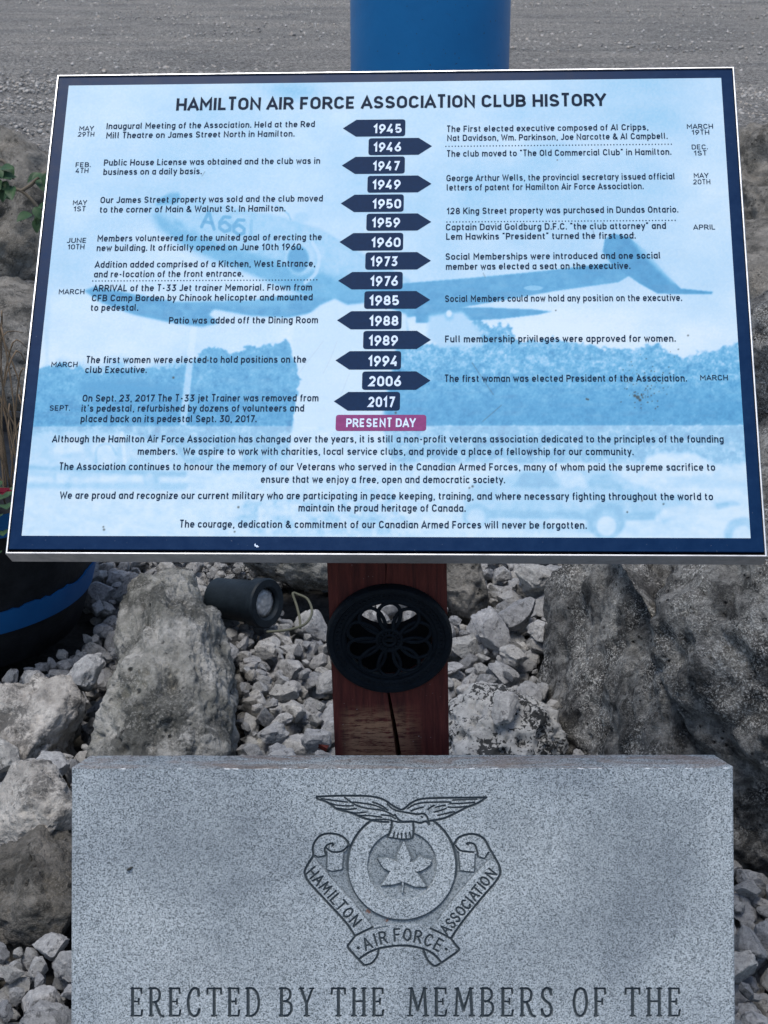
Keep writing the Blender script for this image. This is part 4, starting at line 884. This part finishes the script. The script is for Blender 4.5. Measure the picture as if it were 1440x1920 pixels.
LIME = rock_mat('pitted_limestone', (.44, .43, .40), (.185, .185, .165), (.04, .042, .039), .58, 1.3, False, 1., (.20, .19, .14), .4, .010, .9, .35)
DARK = rock_mat('dark_boulder', (.43, .425, .40), (.092, .09, .086), (.030, .030, .030), .55, 2.0, False, 1., (.2, .185, .155), .35, .014, 1., 1.)
PALE = rock_mat('pale_limestone', (.62, .59, .54), (.34, .32, .29), (.055, .055, .053), .46, 1.4, False, .8, (.30, .25, .19), .4, .01, 1., .3)
HOLED = rock_mat('holed_limestone', (.62, .62, .60), (.42, .42, .41), (.03, .032, .033), .1, 3.2, False, .5, (.3, .29, .25), .15, .01, .8, 0., .95)
BROWN = rock_mat('weathered_boulder', (.33, .31, .275), (.15, .142, .125), (.045, .044, .04), .5, 1.5, False, .7, (.17, .14, .10), .4, .01, 1., .4)
MOSSY = rock_mat('dark_brown_boulder', (.24, .225, .20), (.115, .108, .095), (.035, .034, .03), .5, 1.8, False, .8, (.14, .12, .085), .4, .012, 1., .5)
BOULD = []
def boulder(label, c, half, rot=(0, 0, 0), seed=1, mat=None, cuts=8, rng_=(.6, .9), amp=.16, fine_=.045, pits=0., psc=9., sub=6, soft=.88, planes=(), taper=0., group=None):
    V0, Fc = ICO[sub]; V = rock_verts(V0, seed, cuts, rng_[0], rng_[1], amp, 1.5, 0., soft); h = np.array(half)
    W_ = V * h; nn = V / np.linalg.norm(V, axis=1)[:, None]; s_ = h.min()
    for nrm, d in planes:                      # broad broken faces
        nrm = np.array(nrm, float); nrm /= np.linalg.norm(nrm); Rm = np.array(Euler([math.radians(x) for x in rot]).to_matrix()); t = W_ @ (Rm.T @ nrm) - d; W_ = W_ - np.where(t > 0, t * .93, 0)[:, None] * (Rm.T @ nrm)
    W_ = W_ + nn * (fine_ * 1.1 * s_ * fbm(W_ / s_ * 2.2 + seed, 4, seed + 31, .55))[:, None] + nn * (fine_ * .3 * s_ * fbm(W_ / s_ * 11 + seed, 4, seed + 37, .65))[:, None]
    rg_ = 1 - np.abs(fbm(W_ / s_ * 5 + seed, 4, seed + 61, .6)); W_ = W_ - nn * (fine_ * .55 * s_ * np.clip(rg_ - .72, 0, 1) * 2)[:, None]      # cracks and seams
    W_[:, 0] *= 1 + taper * (-W_[:, 1] / h[1])
    if pits:
        w = worley(W_ / s_ * psc / 3 + 5, seed); pm = sstep(-.1, .35, fbm(W_ / s_ * 1.6, 2, seed + 50)); W_ = W_ - nn * (pits * s_ * np.clip(.42 - w, 0, 1) * 1.2 * pm)[:, None]
        w = worley(W_ / s_ * psc + 5, seed + 9); W_ = W_ - nn * (pits * .45 * s_ * np.clip(.40 - w, 0, 1) * pm)[:, None]
    me = np_mesh('boulder', W_, Fc); o = link('boulder', me, mat or LIME, None, True)
    o.location = tuple(map(float, c)); o.rotation_euler = [math.radians(x) for x in rot]; tag(o, label, 'boulder', group); BOULD.append(o); return o
A_ = lambda px, py, D, z=None: atD(px, py, D)
boulder('tall rounded boulder with black pits lying below the spotlight', (A_(322, 1270, 2.50)[0], 2.50, .04), (.112, .34, .165), (9, 0, 4), 11, LIME, 3, (.84, .97), .2, .065, .36, 9, 7, taper=.17)
boulder('huge dark lichen-covered boulder right of the post, sloping to the gravel', A_(1292, 1330, 2.40), (.27, .42, .42), (0, 0, 0), 23, DARK, 5, (.8, .95), .12, .06, .22, 9, 7, planes=[(-.96 * np.array([1, 0, 0]) + .284 * UP - .35 * FW, .185), (np.array([.603, 0, 0]) + .798 * UP - .25 * FW, .135), (np.array([.1, 0, 0]) + .35 * UP - FW, .27)])
boulder('huge pale-flecked boulder at the right edge behind the granite marker', (.725, 2.54, .06), (.31, .68, .44), (0, -6, 0), 37, DARK, 8, (.72, .94), .18, .07, .2, 8, 7)
boulder('white crumbly boulder with a dark lower side, below the barrel planter', (A_(45, 1390, 2.36)[0], 2.38, -.01), (.098, .12, .105), (0, 8, 10), 41, PALE, 7, (.62, .88), .2, .06, .3, 7, 6)
boulder('angular pale boulder with a broken face left of the granite marker', (A_(62, 1530, 2.0)[0], 2.01, .056), (.078, .085, .088), (10, -12, 25), 53, PALE, 11, (.58, .82), .14, .05, .2, 9, 6)
boulder('smooth brown boulder under the angular pale boulder', (A_(50, 1680, 1.93)[0], 1.92, -.02), (.13, .12, .08), (0, -20, -10), 59, MOSSY, 6, (.66, .9), .22, .09, .2, 8, 6)
boulder('white stone full of black holes at the foot of the red post', (A_(940, 1375, 2.36)[0], 2.36, .0), (.115, .13, .085), (0, 8, 20), 61, HOLED, 6, (.66, .9), .2, .07, .7, 6, 6)
boulder('buff boulder leaning over the spotlight behind the post', (A_(548, 1070, 3.02)[0], 3.04, .075), (.16, .11, .075), (0, 20, 0), 67, LIME, 5, (.72, .95), .16, .05, .2, 8, 6)
boulder('grey boulder just right of the post under the sign edge', (A_(868, 1100, 2.97)[0] - .005, 2.98, .03), (.058, .09, .085), (0, 0, 30), 71, BROWN, 6, (.66, .9), .18, .05, .2, 8, 6)
# border boulders behind the bed
boulder('cracked grey boulder under the green leafy vine', (A_(-30, 520, 5.2)[0], 5.3, .36), (.42, .40, .36), (0, -6, 20), 73, BROWN, 8, (.66, .9), .2, .07, .3, 6, 6)
boulder('flat pale boulder between the leafy vine boulder and the barrel', (A_(-20, 650, 4.5)[0], 4.62, .12), (.46, .36, .19), (0, 4, 12), 79, BROWN, 6, (.7, .92), .18, .05, .2, 6, 6)
boulder('brown boulder at the upper right edge beside the gravel lot', (A_(1500, 400, 5.4)[0], 5.5, .40), (.42, .36, .30), (0, 4, 0), 83, BROWN, 7, (.66, .9), .2, .08, .3, 6, 6)
boulder('smooth flat-topped boulder below the brown boulder at right', (A_(1520, 520, 4.9)[0], 4.95, .26), (.42, .34, .20), (4, 0, 0), 89, BROWN, 5, (.74, .95), .15, .03, .1, 6, 6)
boulder('rough grey boulder above the huge pale-flecked boulder', (A_(1560, 760, 4.0)[0], 4.0, .22), (.36, .44, .34), (0, -8, 10), 97, DARK, 7, (.68, .92), .18, .06, .3, 7, 6)
boulder('wide grey boulder behind the blue column', (.95, 5.6, .14), (.5, .34, .25), (0, 0, 8), 101, BROWN, 7, (.68, .92), .18, .06, .2, 6, 6)
boulder('low grey boulder left of the blue column', (-.55, 5.35, .12), (.42, .32, .22), (0, 0, -14), 103, BROWN, 7, (.68, .92), .18, .06, .2, 6, 6)

# ------------------------------------------------------------------ spotlight
LC = Vector(atD(497, 1131, 2.80)); ax = Vector((.80, -.58, .16)).normalized()
spot_ = tag(empty('garden_spotlight', (LC.x, LC.y, 0)), 'small black cylinder garden spotlight lying on the stones left of the post', 'spotlight')
LM = Matrix.Translation(LC - spot_.location) @ ax.to_track_quat('Z', 'Y').to_matrix().to_4x4()
PLAS = dark_paint('spot_housing', (.008, .013, .018), .5)
b = MB(); b.lathe([(.034,-.135),(.041,-.128),(.043,-.03),(.043,-.024)], 64); auto_smooth(b.build('housing', PLAS, spot_, M=LM), 40)
b = MB(); b.lathe([(.043,-.026),(.049,-.022),(.0505,.003),(.048,.007),(.034,.007),(.030,.002),(.030,-.006)], 64); auto_smooth(b.build('bezel', PLAS, spot_, M=LM), 35)
m = Mat('spot_lens', .25, .6); vz = m.voro(95); m.color(m.ramp(vz, [(.1, (.62, .62, .60)), (.5, (.36, .37, .37))])); m.bump(vz, .6, .004)
b = MB(); b.lathe([(.0298,-.003),(.02,-.0005),(0,.001)], 48); b.build('lens', m.m, spot_, True, LM)
b = MB(); pts = [atD(500,1185,2.74), atD(540,1181,2.74), atD(572,1170,2.76), atD(585,1148,2.82), atD(577,1124,2.88), atD(560,1115,2.9), atD(549,1113,2.9), atD(556,1135,2.88), atD(562,1160,2.84), atD(563,1178,2.8)]
cpos = lambda p: (np.array([0, 0, CH]) + (p - np.array([0, 0, CH])) * .975) - np.array(spot_.location)
b.tube(spline([cpos(p) for p in pts], 6), .0026, 8); b.build('cable', ink_mat('cable_tan', (96, 97, 84), .7), spot_, True)

# ------------------------------------------------------------------ gravel: dropped stone by stone onto a height field
random.seed(7); rng = np.random.default_rng(7)
GX0, GX1, GY0, GY1, CS = -1.25, 1.25, 1.30, 3.75, .006
gw, gh = int((GX1 - GX0) / CS), int((GY1 - GY0) / CS); Hm = np.full((gh, gw), -.08); cap = np.full((gh, gw), 9.); blocked = np.zeros((gh, gw), bool)
def splat(V, top=True):
    ix = ((V[:, 0] - GX0) / CS).astype(int); iy = ((V[:, 1] - GY0) / CS).astype(int); k = (ix >= 0) & (iy >= 0) & (ix < gw) & (iy < gh); return iy[k], ix[k], V[k, 2]
for o in BOULD:
    co = np.zeros(len(o.data.vertices) * 3, np.float32); o.data.vertices.foreach_get('co', co); Mx = np.array(Matrix.LocRotScale(o.location, o.rotation_euler, None)); Wv = co.reshape(-1, 3) @ Mx[:3, :3].T + Mx[:3, 3]
    iy, ix, z = splat(Wv); np.maximum.at(Hm, (iy, ix), z)
def block(x0_, x1_, y0_, y1_): blocked[max(0, int((y0_ - GY0) / CS)):max(0, int((y1_ - GY0) / CS)), max(0, int((x0_ - GX0) / CS)):max(0, int((x1_ - GX0) / CS))] = True
block(-.375, .415, 1.38, 1.60); block(-.07, .10, 1.64, 1.80)
gyy, gxx = np.mgrid[0:gh, 0:gw]; wx, wy = GX0 + gxx * CS, GY0 + gyy * CS
blocked |= np.hypot(wx - TX, wy - TY) < .285
cap[(np.abs(wx - LC.x + .03) < .125) & (wy > LC.y - .22) & (wy < LC.y + .12)] = .012; cap[(wx > LC.x + .05) & (wx < LC.x + .17) & (wy > LC.y + .0) & (wy < LC.y + .22)] = -.035; cap[(np.hypot(wx - TX, wy - TY) < .50) & (wy < TY)] = .02; cap[(np.abs(wx - .205) < .13) & (wy > 1.9) & (wy < 2.42)] = .02
NV = 26; VARS = []
for k in range(NV):
    prm = dict(cuts=int(rng.integers(7, 13)), rmin=.45, rmax=.82, amp=.18, fine_=.034, soft=.93); sc = np.array([1, rng.uniform(.62, .95), rng.uniform(.5, .8)])
    VARS.append((rock_verts(ICO[5][0], 500 + k, **prm) * sc, rock_verts(ICO[3][0], 500 + k, **prm) * sc))
def rmat(e): return np.array(Euler(e).to_matrix())
stones = []
def drop(r, x=None, y=None, tries=7, sink=.93, elev=True):
    best = None; k = int(rng.integers(NV)); e = (rng.normal(0, .45), rng.normal(0, .45), rng.uniform(0, 6.28)) if elev else (0, 0, 0); Rm = rmat(e); V = VARS[k][1] @ Rm.T * r
    for _ in range(tries):
        cx = rng.uniform(GX0 + .06, GX1 - .06) if x is None else x; cy = rng.uniform(GY0 + .06, GY1 - .06) if y is None else y
        ix = ((V[:, 0] + cx - GX0) / CS).astype(int); iy = ((V[:, 1] + cy - GY0) / CS).astype(int)
        if ix.min() < 0 or iy.min() < 0 or ix.max() >= gw or iy.max() >= gh: continue
        if x is None and blocked[iy, ix].any(): continue
        lowv = V[:, 2] < 0; z = np.quantile((Hm[iy, ix] - V[:, 2])[lowv], sink)
        if x is None and (Hm[iy, ix].max() > .14): continue
        if x is None and ((V[:, 2] + z) > cap[iy, ix]).any(): continue
        if best is None or z < best[0]: best = (z, cx, cy, ix, iy)
    if best is None: return
    z, cx, cy, ix, iy = best; np.maximum.at(Hm, (iy, ix), V[:, 2] + z); stones.append((k, e, r, (cx, cy, z)))
for _ in range(1900): drop(rng.uniform(.022, .036))
for _ in range(3600): drop(float(np.clip(rng.lognormal(math.log(.0225), .36), .011, .044)), tries=9)
for _ in range(1200): drop(rng.uniform(.009, .016), tries=9)
# a few larger loose pieces the photograph shows
for px, py, D, r in ((945, 1358, 2.30, .036), (165, 1310, 2.46, .052), (75, 1275, 2.52, .05), (585, 1165, 2.86, .05), (1000, 1120, 2.95, .05), (925, 1210, 2.72, .055), (1045, 1100, 3.0, .055)):
    p = atD(px, py, D); drop(r, p[0], p[1], 1, .85)

# which stones the camera sees: rays against stones, boulders and simple occluders
tv, tf, own = [], [], []; base = 0
def addm(V, Fc, who):
    global base
    tv.append(V); tf.append(Fc + base); own.append(np.full(len(Fc), who)); base += len(V)
F3 = ICO[3][1]
for n_, (k, e, r, c) in enumerate(stones): addm(VARS[k][1] @ rmat(e).T * r + np.array(c), F3, n_)
for o in BOULD:
    co = np.zeros(len(o.data.vertices) * 3, np.float32); o.data.vertices.foreach_get('co', co); Mx = np.array(Matrix.LocRotScale(o.location, o.rotation_euler, None))
    addm(co.reshape(-1, 3) @ Mx[:3, :3].T + Mx[:3, 3], np.array([p.vertices[:] for p in o.data.polygons]), -1)
bvh = BVHTree.FromPolygons(np.concatenate(tv).tolist(), np.concatenate(tf).tolist(), all_triangles=True); own = np.concatenate(own); hits = np.zeros(len(stones), int)
for py in range(1050, 1920, 4):
    for px in range(2, 1440, 4):
        if 612 < px < 848 and py < 1420 or (135 < px < 1376 and py > 1418): continue
        h = bvh.ray_cast(Vector((0, 0, CH)), Vector(ray(px, py)).normalized())
        if h[2] is not None and own[h[2]] >= 0: hits[own[h[2]]] += 1
order = [int(i) for i in np.argsort(-hits) if hits[i] > 0][:300]; sel = set(order)
rock_me = [np_mesh('limestone_chunk', VARS[k][0], ICO[5][1]) for k in range(NV)]
for me in rock_me: me.materials.append(GREY); me.polygons.foreach_set('use_smooth', [True] * len(me.polygons)); me.set_sharp_from_angle(angle=math.radians(32))
REG = [(lambda x, y: y > 1640 and x < 700, 'loose grey limestone chunk at the lower left corner beside the granite marker', 'limestone chunks left of the granite marker'),
       (lambda x, y: y > 1500, 'loose grey limestone chunk at the lower right corner beside the granite marker', 'limestone chunks right of the granite marker'),
       (lambda x, y: x < 330, 'loose grey limestone chunk between the barrel planter and the pitted boulder', 'limestone chunks beside the barrel planter'),
       (lambda x, y: x < 730, 'loose grey limestone chunk between the pitted boulder and the red post', 'limestone chunks left of the post'),
       (lambda x, y: True, 'loose grey limestone chunk between the red post and the huge dark boulder', 'limestone chunks right of the post')]
for i in order:
    k, e, r, c = stones[i]; o = bpy.data.objects.new('limestone_chunk', rock_me[k]); COL.objects.link(o); o.location = c; o.rotation_euler = e; o.scale = (r, r, r)
    q = proj(np.array(c))
    for fn, lab, grp in REG:
        if fn(*q): tag(o, lab, 'stone', grp); break
gv, gf, base = [], [], 0
for i, (k, e, r, c) in enumerate(stones):
    if i in sel: continue
    gv.append(VARS[k][1] @ rmat(e).T * r + np.array(c)); gf.append(F3 + base); base += len(gv[-1])
V2, F2 = ico(2); LOW = [rock_verts(V2, 700 + k, 8, .45, .82, .2, 1.5, .02, .93) * [1, .8, .6] for k in range(12)]; gv2, gf2, b2 = [], [], 0      # the bed's outer part, beyond the picture
for _ in range(9000):
    t_, q_ = rng.uniform(0, 6.28), math.sqrt(rng.uniform(0, 1)); cx, cy = 2.85 * q_ * math.cos(t_), 3.1 + 2.0 * q_ * math.sin(t_)
    if GX0 + .05 < cx < GX1 - .05 and GY0 + .05 < cy < GY1 - .05: continue
    r = rng.uniform(.022, .046); V = LOW[int(rng.integers(12))] @ rmat((rng.normal(0, .4), rng.normal(0, .4), rng.uniform(0, 6.28))).T * r + np.array([cx, cy, rng.uniform(-.085, -.035)]); gv2.append(V); gf2.append(F2 + b2); b2 += len(V)
gv.append(np.concatenate(gv2)); gf.append(np.concatenate(gf2) + base)
GM_ = rock_mat('gravel_limestone', (.60, .60, .59), (.32, .322, .325), (.10, .10, .10), .24, 12, False, pits=.5, warm=(.48, .45, .40), warmth=.2, bd=.004)
# in the merged mesh coordinates are metres, so the pattern scale differs from the unit-size stones
go = link('gravel', np_mesh('gravel', np.concatenate(gv), np.concatenate(gf)), GM_, None, True); go.data.set_sharp_from_angle(angle=math.radians(32)); go['kind'] = 'stuff'
b = MB(); p = atD(596, 1398, 2.33); b.box((-.019, -.005, -.004), (.019, .005, .004)); o = b.build('wood_splinter', WOOD)
o.location = (p[0], p[1], p[2] + .004); o.rotation_euler = (.1, .35, -.35); tag(o, 'short red wood splinter on the gravel at the left foot of the post', 'splinter')

# ------------------------------------------------------------------ plants
m = Mat('leaf_green', .5, .3); m.color(m.ramp(m.noise(30, 4), [(.3, (.016, .045, .018)), (.7, (.05, .105, .04))])); LEAF = m.m
STRAW = ink_mat('dry_straw', (122, 106, 88), .8); RED = ink_mat('red_petal', (92, 18, 34), .6); STEM = ink_mat('vine_stem', (120, 112, 100), .8)
def leaf_shape(b, c, d, up, s, w=.62):
    d = Vector(d).normalized(); up = Vector(up).normalized(); sd_ = d.cross(up).normalized(); up = sd_.cross(d); V = []
    prof = [(0, .0), (.12, .55), (.3, .95), (.5, 1.), (.72, .72), (.9, .3), (1, 0)]
    for t, k in prof:
        mid_ = Vector(c) + d * s * t - up * s * .22 * t * t
        V += [mid_ - sd_ * s * w * .5 * k + up * s * .12 * k, mid_, mid_ + sd_ * s * w * .5 * k + up * s * .12 * k]
    b.add(V, [(i*3+j, i*3+j+1, i*3+j+4, i*3+j+3) for i in range(len(prof)-1) for j in (0, 1)])
vine = tag(empty('leafy_vine', tuple(map(float, atD(20, 420, 4.85)))), 'green leafy vine sprig on the cracked grey boulder at left', 'vine'); vl = np.array(vine.location)
b = MB()
for pl in ([(-30,330),(10,350),(40,358),(64,380),(76,396)], [(40,358),(60,345),(76,330),(90,322)], [(-30,310),(0,300),(14,312)]): b.tube(spline([atD(x_, y_, 4.8) - vl for x_, y_ in pl], 5), .006, 6)
b.build('stem', STEM, vine, True)
b = MB(); rs = random.Random(12)
for cx, cy, n_, sp in ((8,308,5,14), (10,345,9,16), (-15,330,8,20), (78,328,6,10), (76,396,7,12), (66,408,4,8), (96,330,5,10), (100,390,6,14), (-30,300,6,16)):
    for _ in range(n_):
        leaf_shape(b, atD(cx + rs.uniform(-sp, sp), cy + rs.uniform(-sp, sp), 4.75 + rs.uniform(-.06, .04)) - vl, (rs.uniform(-1, 1), rs.uniform(-.8, .2), rs.uniform(-.9, .3)), (rs.uniform(-.4, .4), -.6, 1), rs.uniform(.035, .06))
b.build('leaves', LEAF, vine, True)
gr = tag(empty('dry_grass', (TX + .16, TY - .05, zr - .08)), 'clump of dry tan grass stalks in the barrel planter', 'grass clump'); b = MB(); rs = random.Random(4)
for _ in range(36):
    a_ = rs.uniform(0, 6.28); r_ = rs.uniform(0, .13); h_ = rs.uniform(.18, .42); lean = rs.uniform(.02, .20); a2 = rs.uniform(0, 6.28); p0 = Vector((r_ * math.cos(a_), r_ * math.sin(a_), 0))
    tip = p0 + Vector((lean * math.cos(a2), lean * math.sin(a2), h_)); kn = p0.lerp(tip, .55) + Vector((rs.uniform(-.02, .02), rs.uniform(-.02, .02), .03)); dr = tip + Vector((lean * .6 * math.cos(a2), lean * .6 * math.sin(a2), -rs.uniform(0, .08)))
    b.tube(spline([p0, kn, tip, dr], 4), [.0017] * 9 + [.0013, .001, .0008, .0005], 5)
b.build('stalks', STRAW, gr, True)
fp = tag(empty('red_flower_plant', (TX + .20, TY - .27, zr - .08)), 'low green plant with dark red flowers at the rim of the barrel planter', 'flower'); b = MB()
for _ in range(60):
    a_ = rs.uniform(0, 6.28); r_ = rs.uniform(0, .12); leaf_shape(b, (r_ * math.cos(a_), r_ * .7 * math.sin(a_), rs.uniform(.02, .12)), (math.cos(a_), math.sin(a_), .3), (0, -.2, 1), rs.uniform(.03, .055), .8)
b.build('leaves', LEAF, fp, True)
for _ in range(4):
    b = MB(); c_ = Vector((rs.uniform(-.1, .1), rs.uniform(-.08, .02), rs.uniform(.06, .13)))
    for q_ in range(6): leaf_shape(b, c_, (math.cos(q_), math.sin(q_), .4), (0, 0, 1), .02, .8)
    b.build('flower_head', RED, fp, True)

# ------------------------------------------------------------------ coarse stones strewn over the gravel lot
i0 = np.array(ico(1)[0]); f0 = ico(1)[1]; rg = np.random.default_rng(3); gv, gf = [], []; base = 0
for d0, d1, cnt, ra, rb_ in ((5.2, 9, 13000, .007, .019), (9, 16, 15000, .010, .026), (16, 40, 9000, .014, .036)):
    for _ in range(cnt):
        y_ = math.sqrt(rg.uniform(d0 * d0, d1 * d1)); x_ = rg.uniform(-.33, .33) * y_ * 1.15
        if y_ < 7.4 and (x_ / 3.2) ** 2 + ((y_ - 3.1) / 2.6) ** 2 < 1: continue
        st_ = vnoise(np.array([[x_ * .3, y_ * 1.2, 0.]]), 4)[0]
        if rg.random() < .5 - .7 * st_ - .1: continue
        r_ = rg.uniform(ra, rb_) * (.7 + .6 * rg.random() ** 2); V = i0 * (1 + .22 * rg.normal(size=(len(i0), 1))) * [r_, r_ * rg.uniform(.6, 1), r_ * rg.uniform(.5, .8)]; t = rg.uniform(0, 6.28)
        V = np.stack([V[:, 0] * math.cos(t) - V[:, 1] * math.sin(t) + x_, V[:, 0] * math.sin(t) + V[:, 1] * math.cos(t) + y_, V[:, 2] - .024], 1)
        gv.append(V); gf.append(f0 + base); base += len(V)
m = Mat('lot_stone', .95, .1); vv = m.n('SeparateColor', {0: m.voro(30, 1)}).outputs
m.color(m.mix(m.ramp(vv[1], [(.5, 0), (.9, .6)]), m.ramp(vv[0], [(0, (.14, .14, .14)), (.5, (.34, .33, .31)), (1, (.52, .495, .46))]), (.42, .36, .29)))
o = link('lot_stones', np_mesh('lot_stones', np.concatenate(gv), np.concatenate(gf)), m.m); o['kind'] = 'stuff'
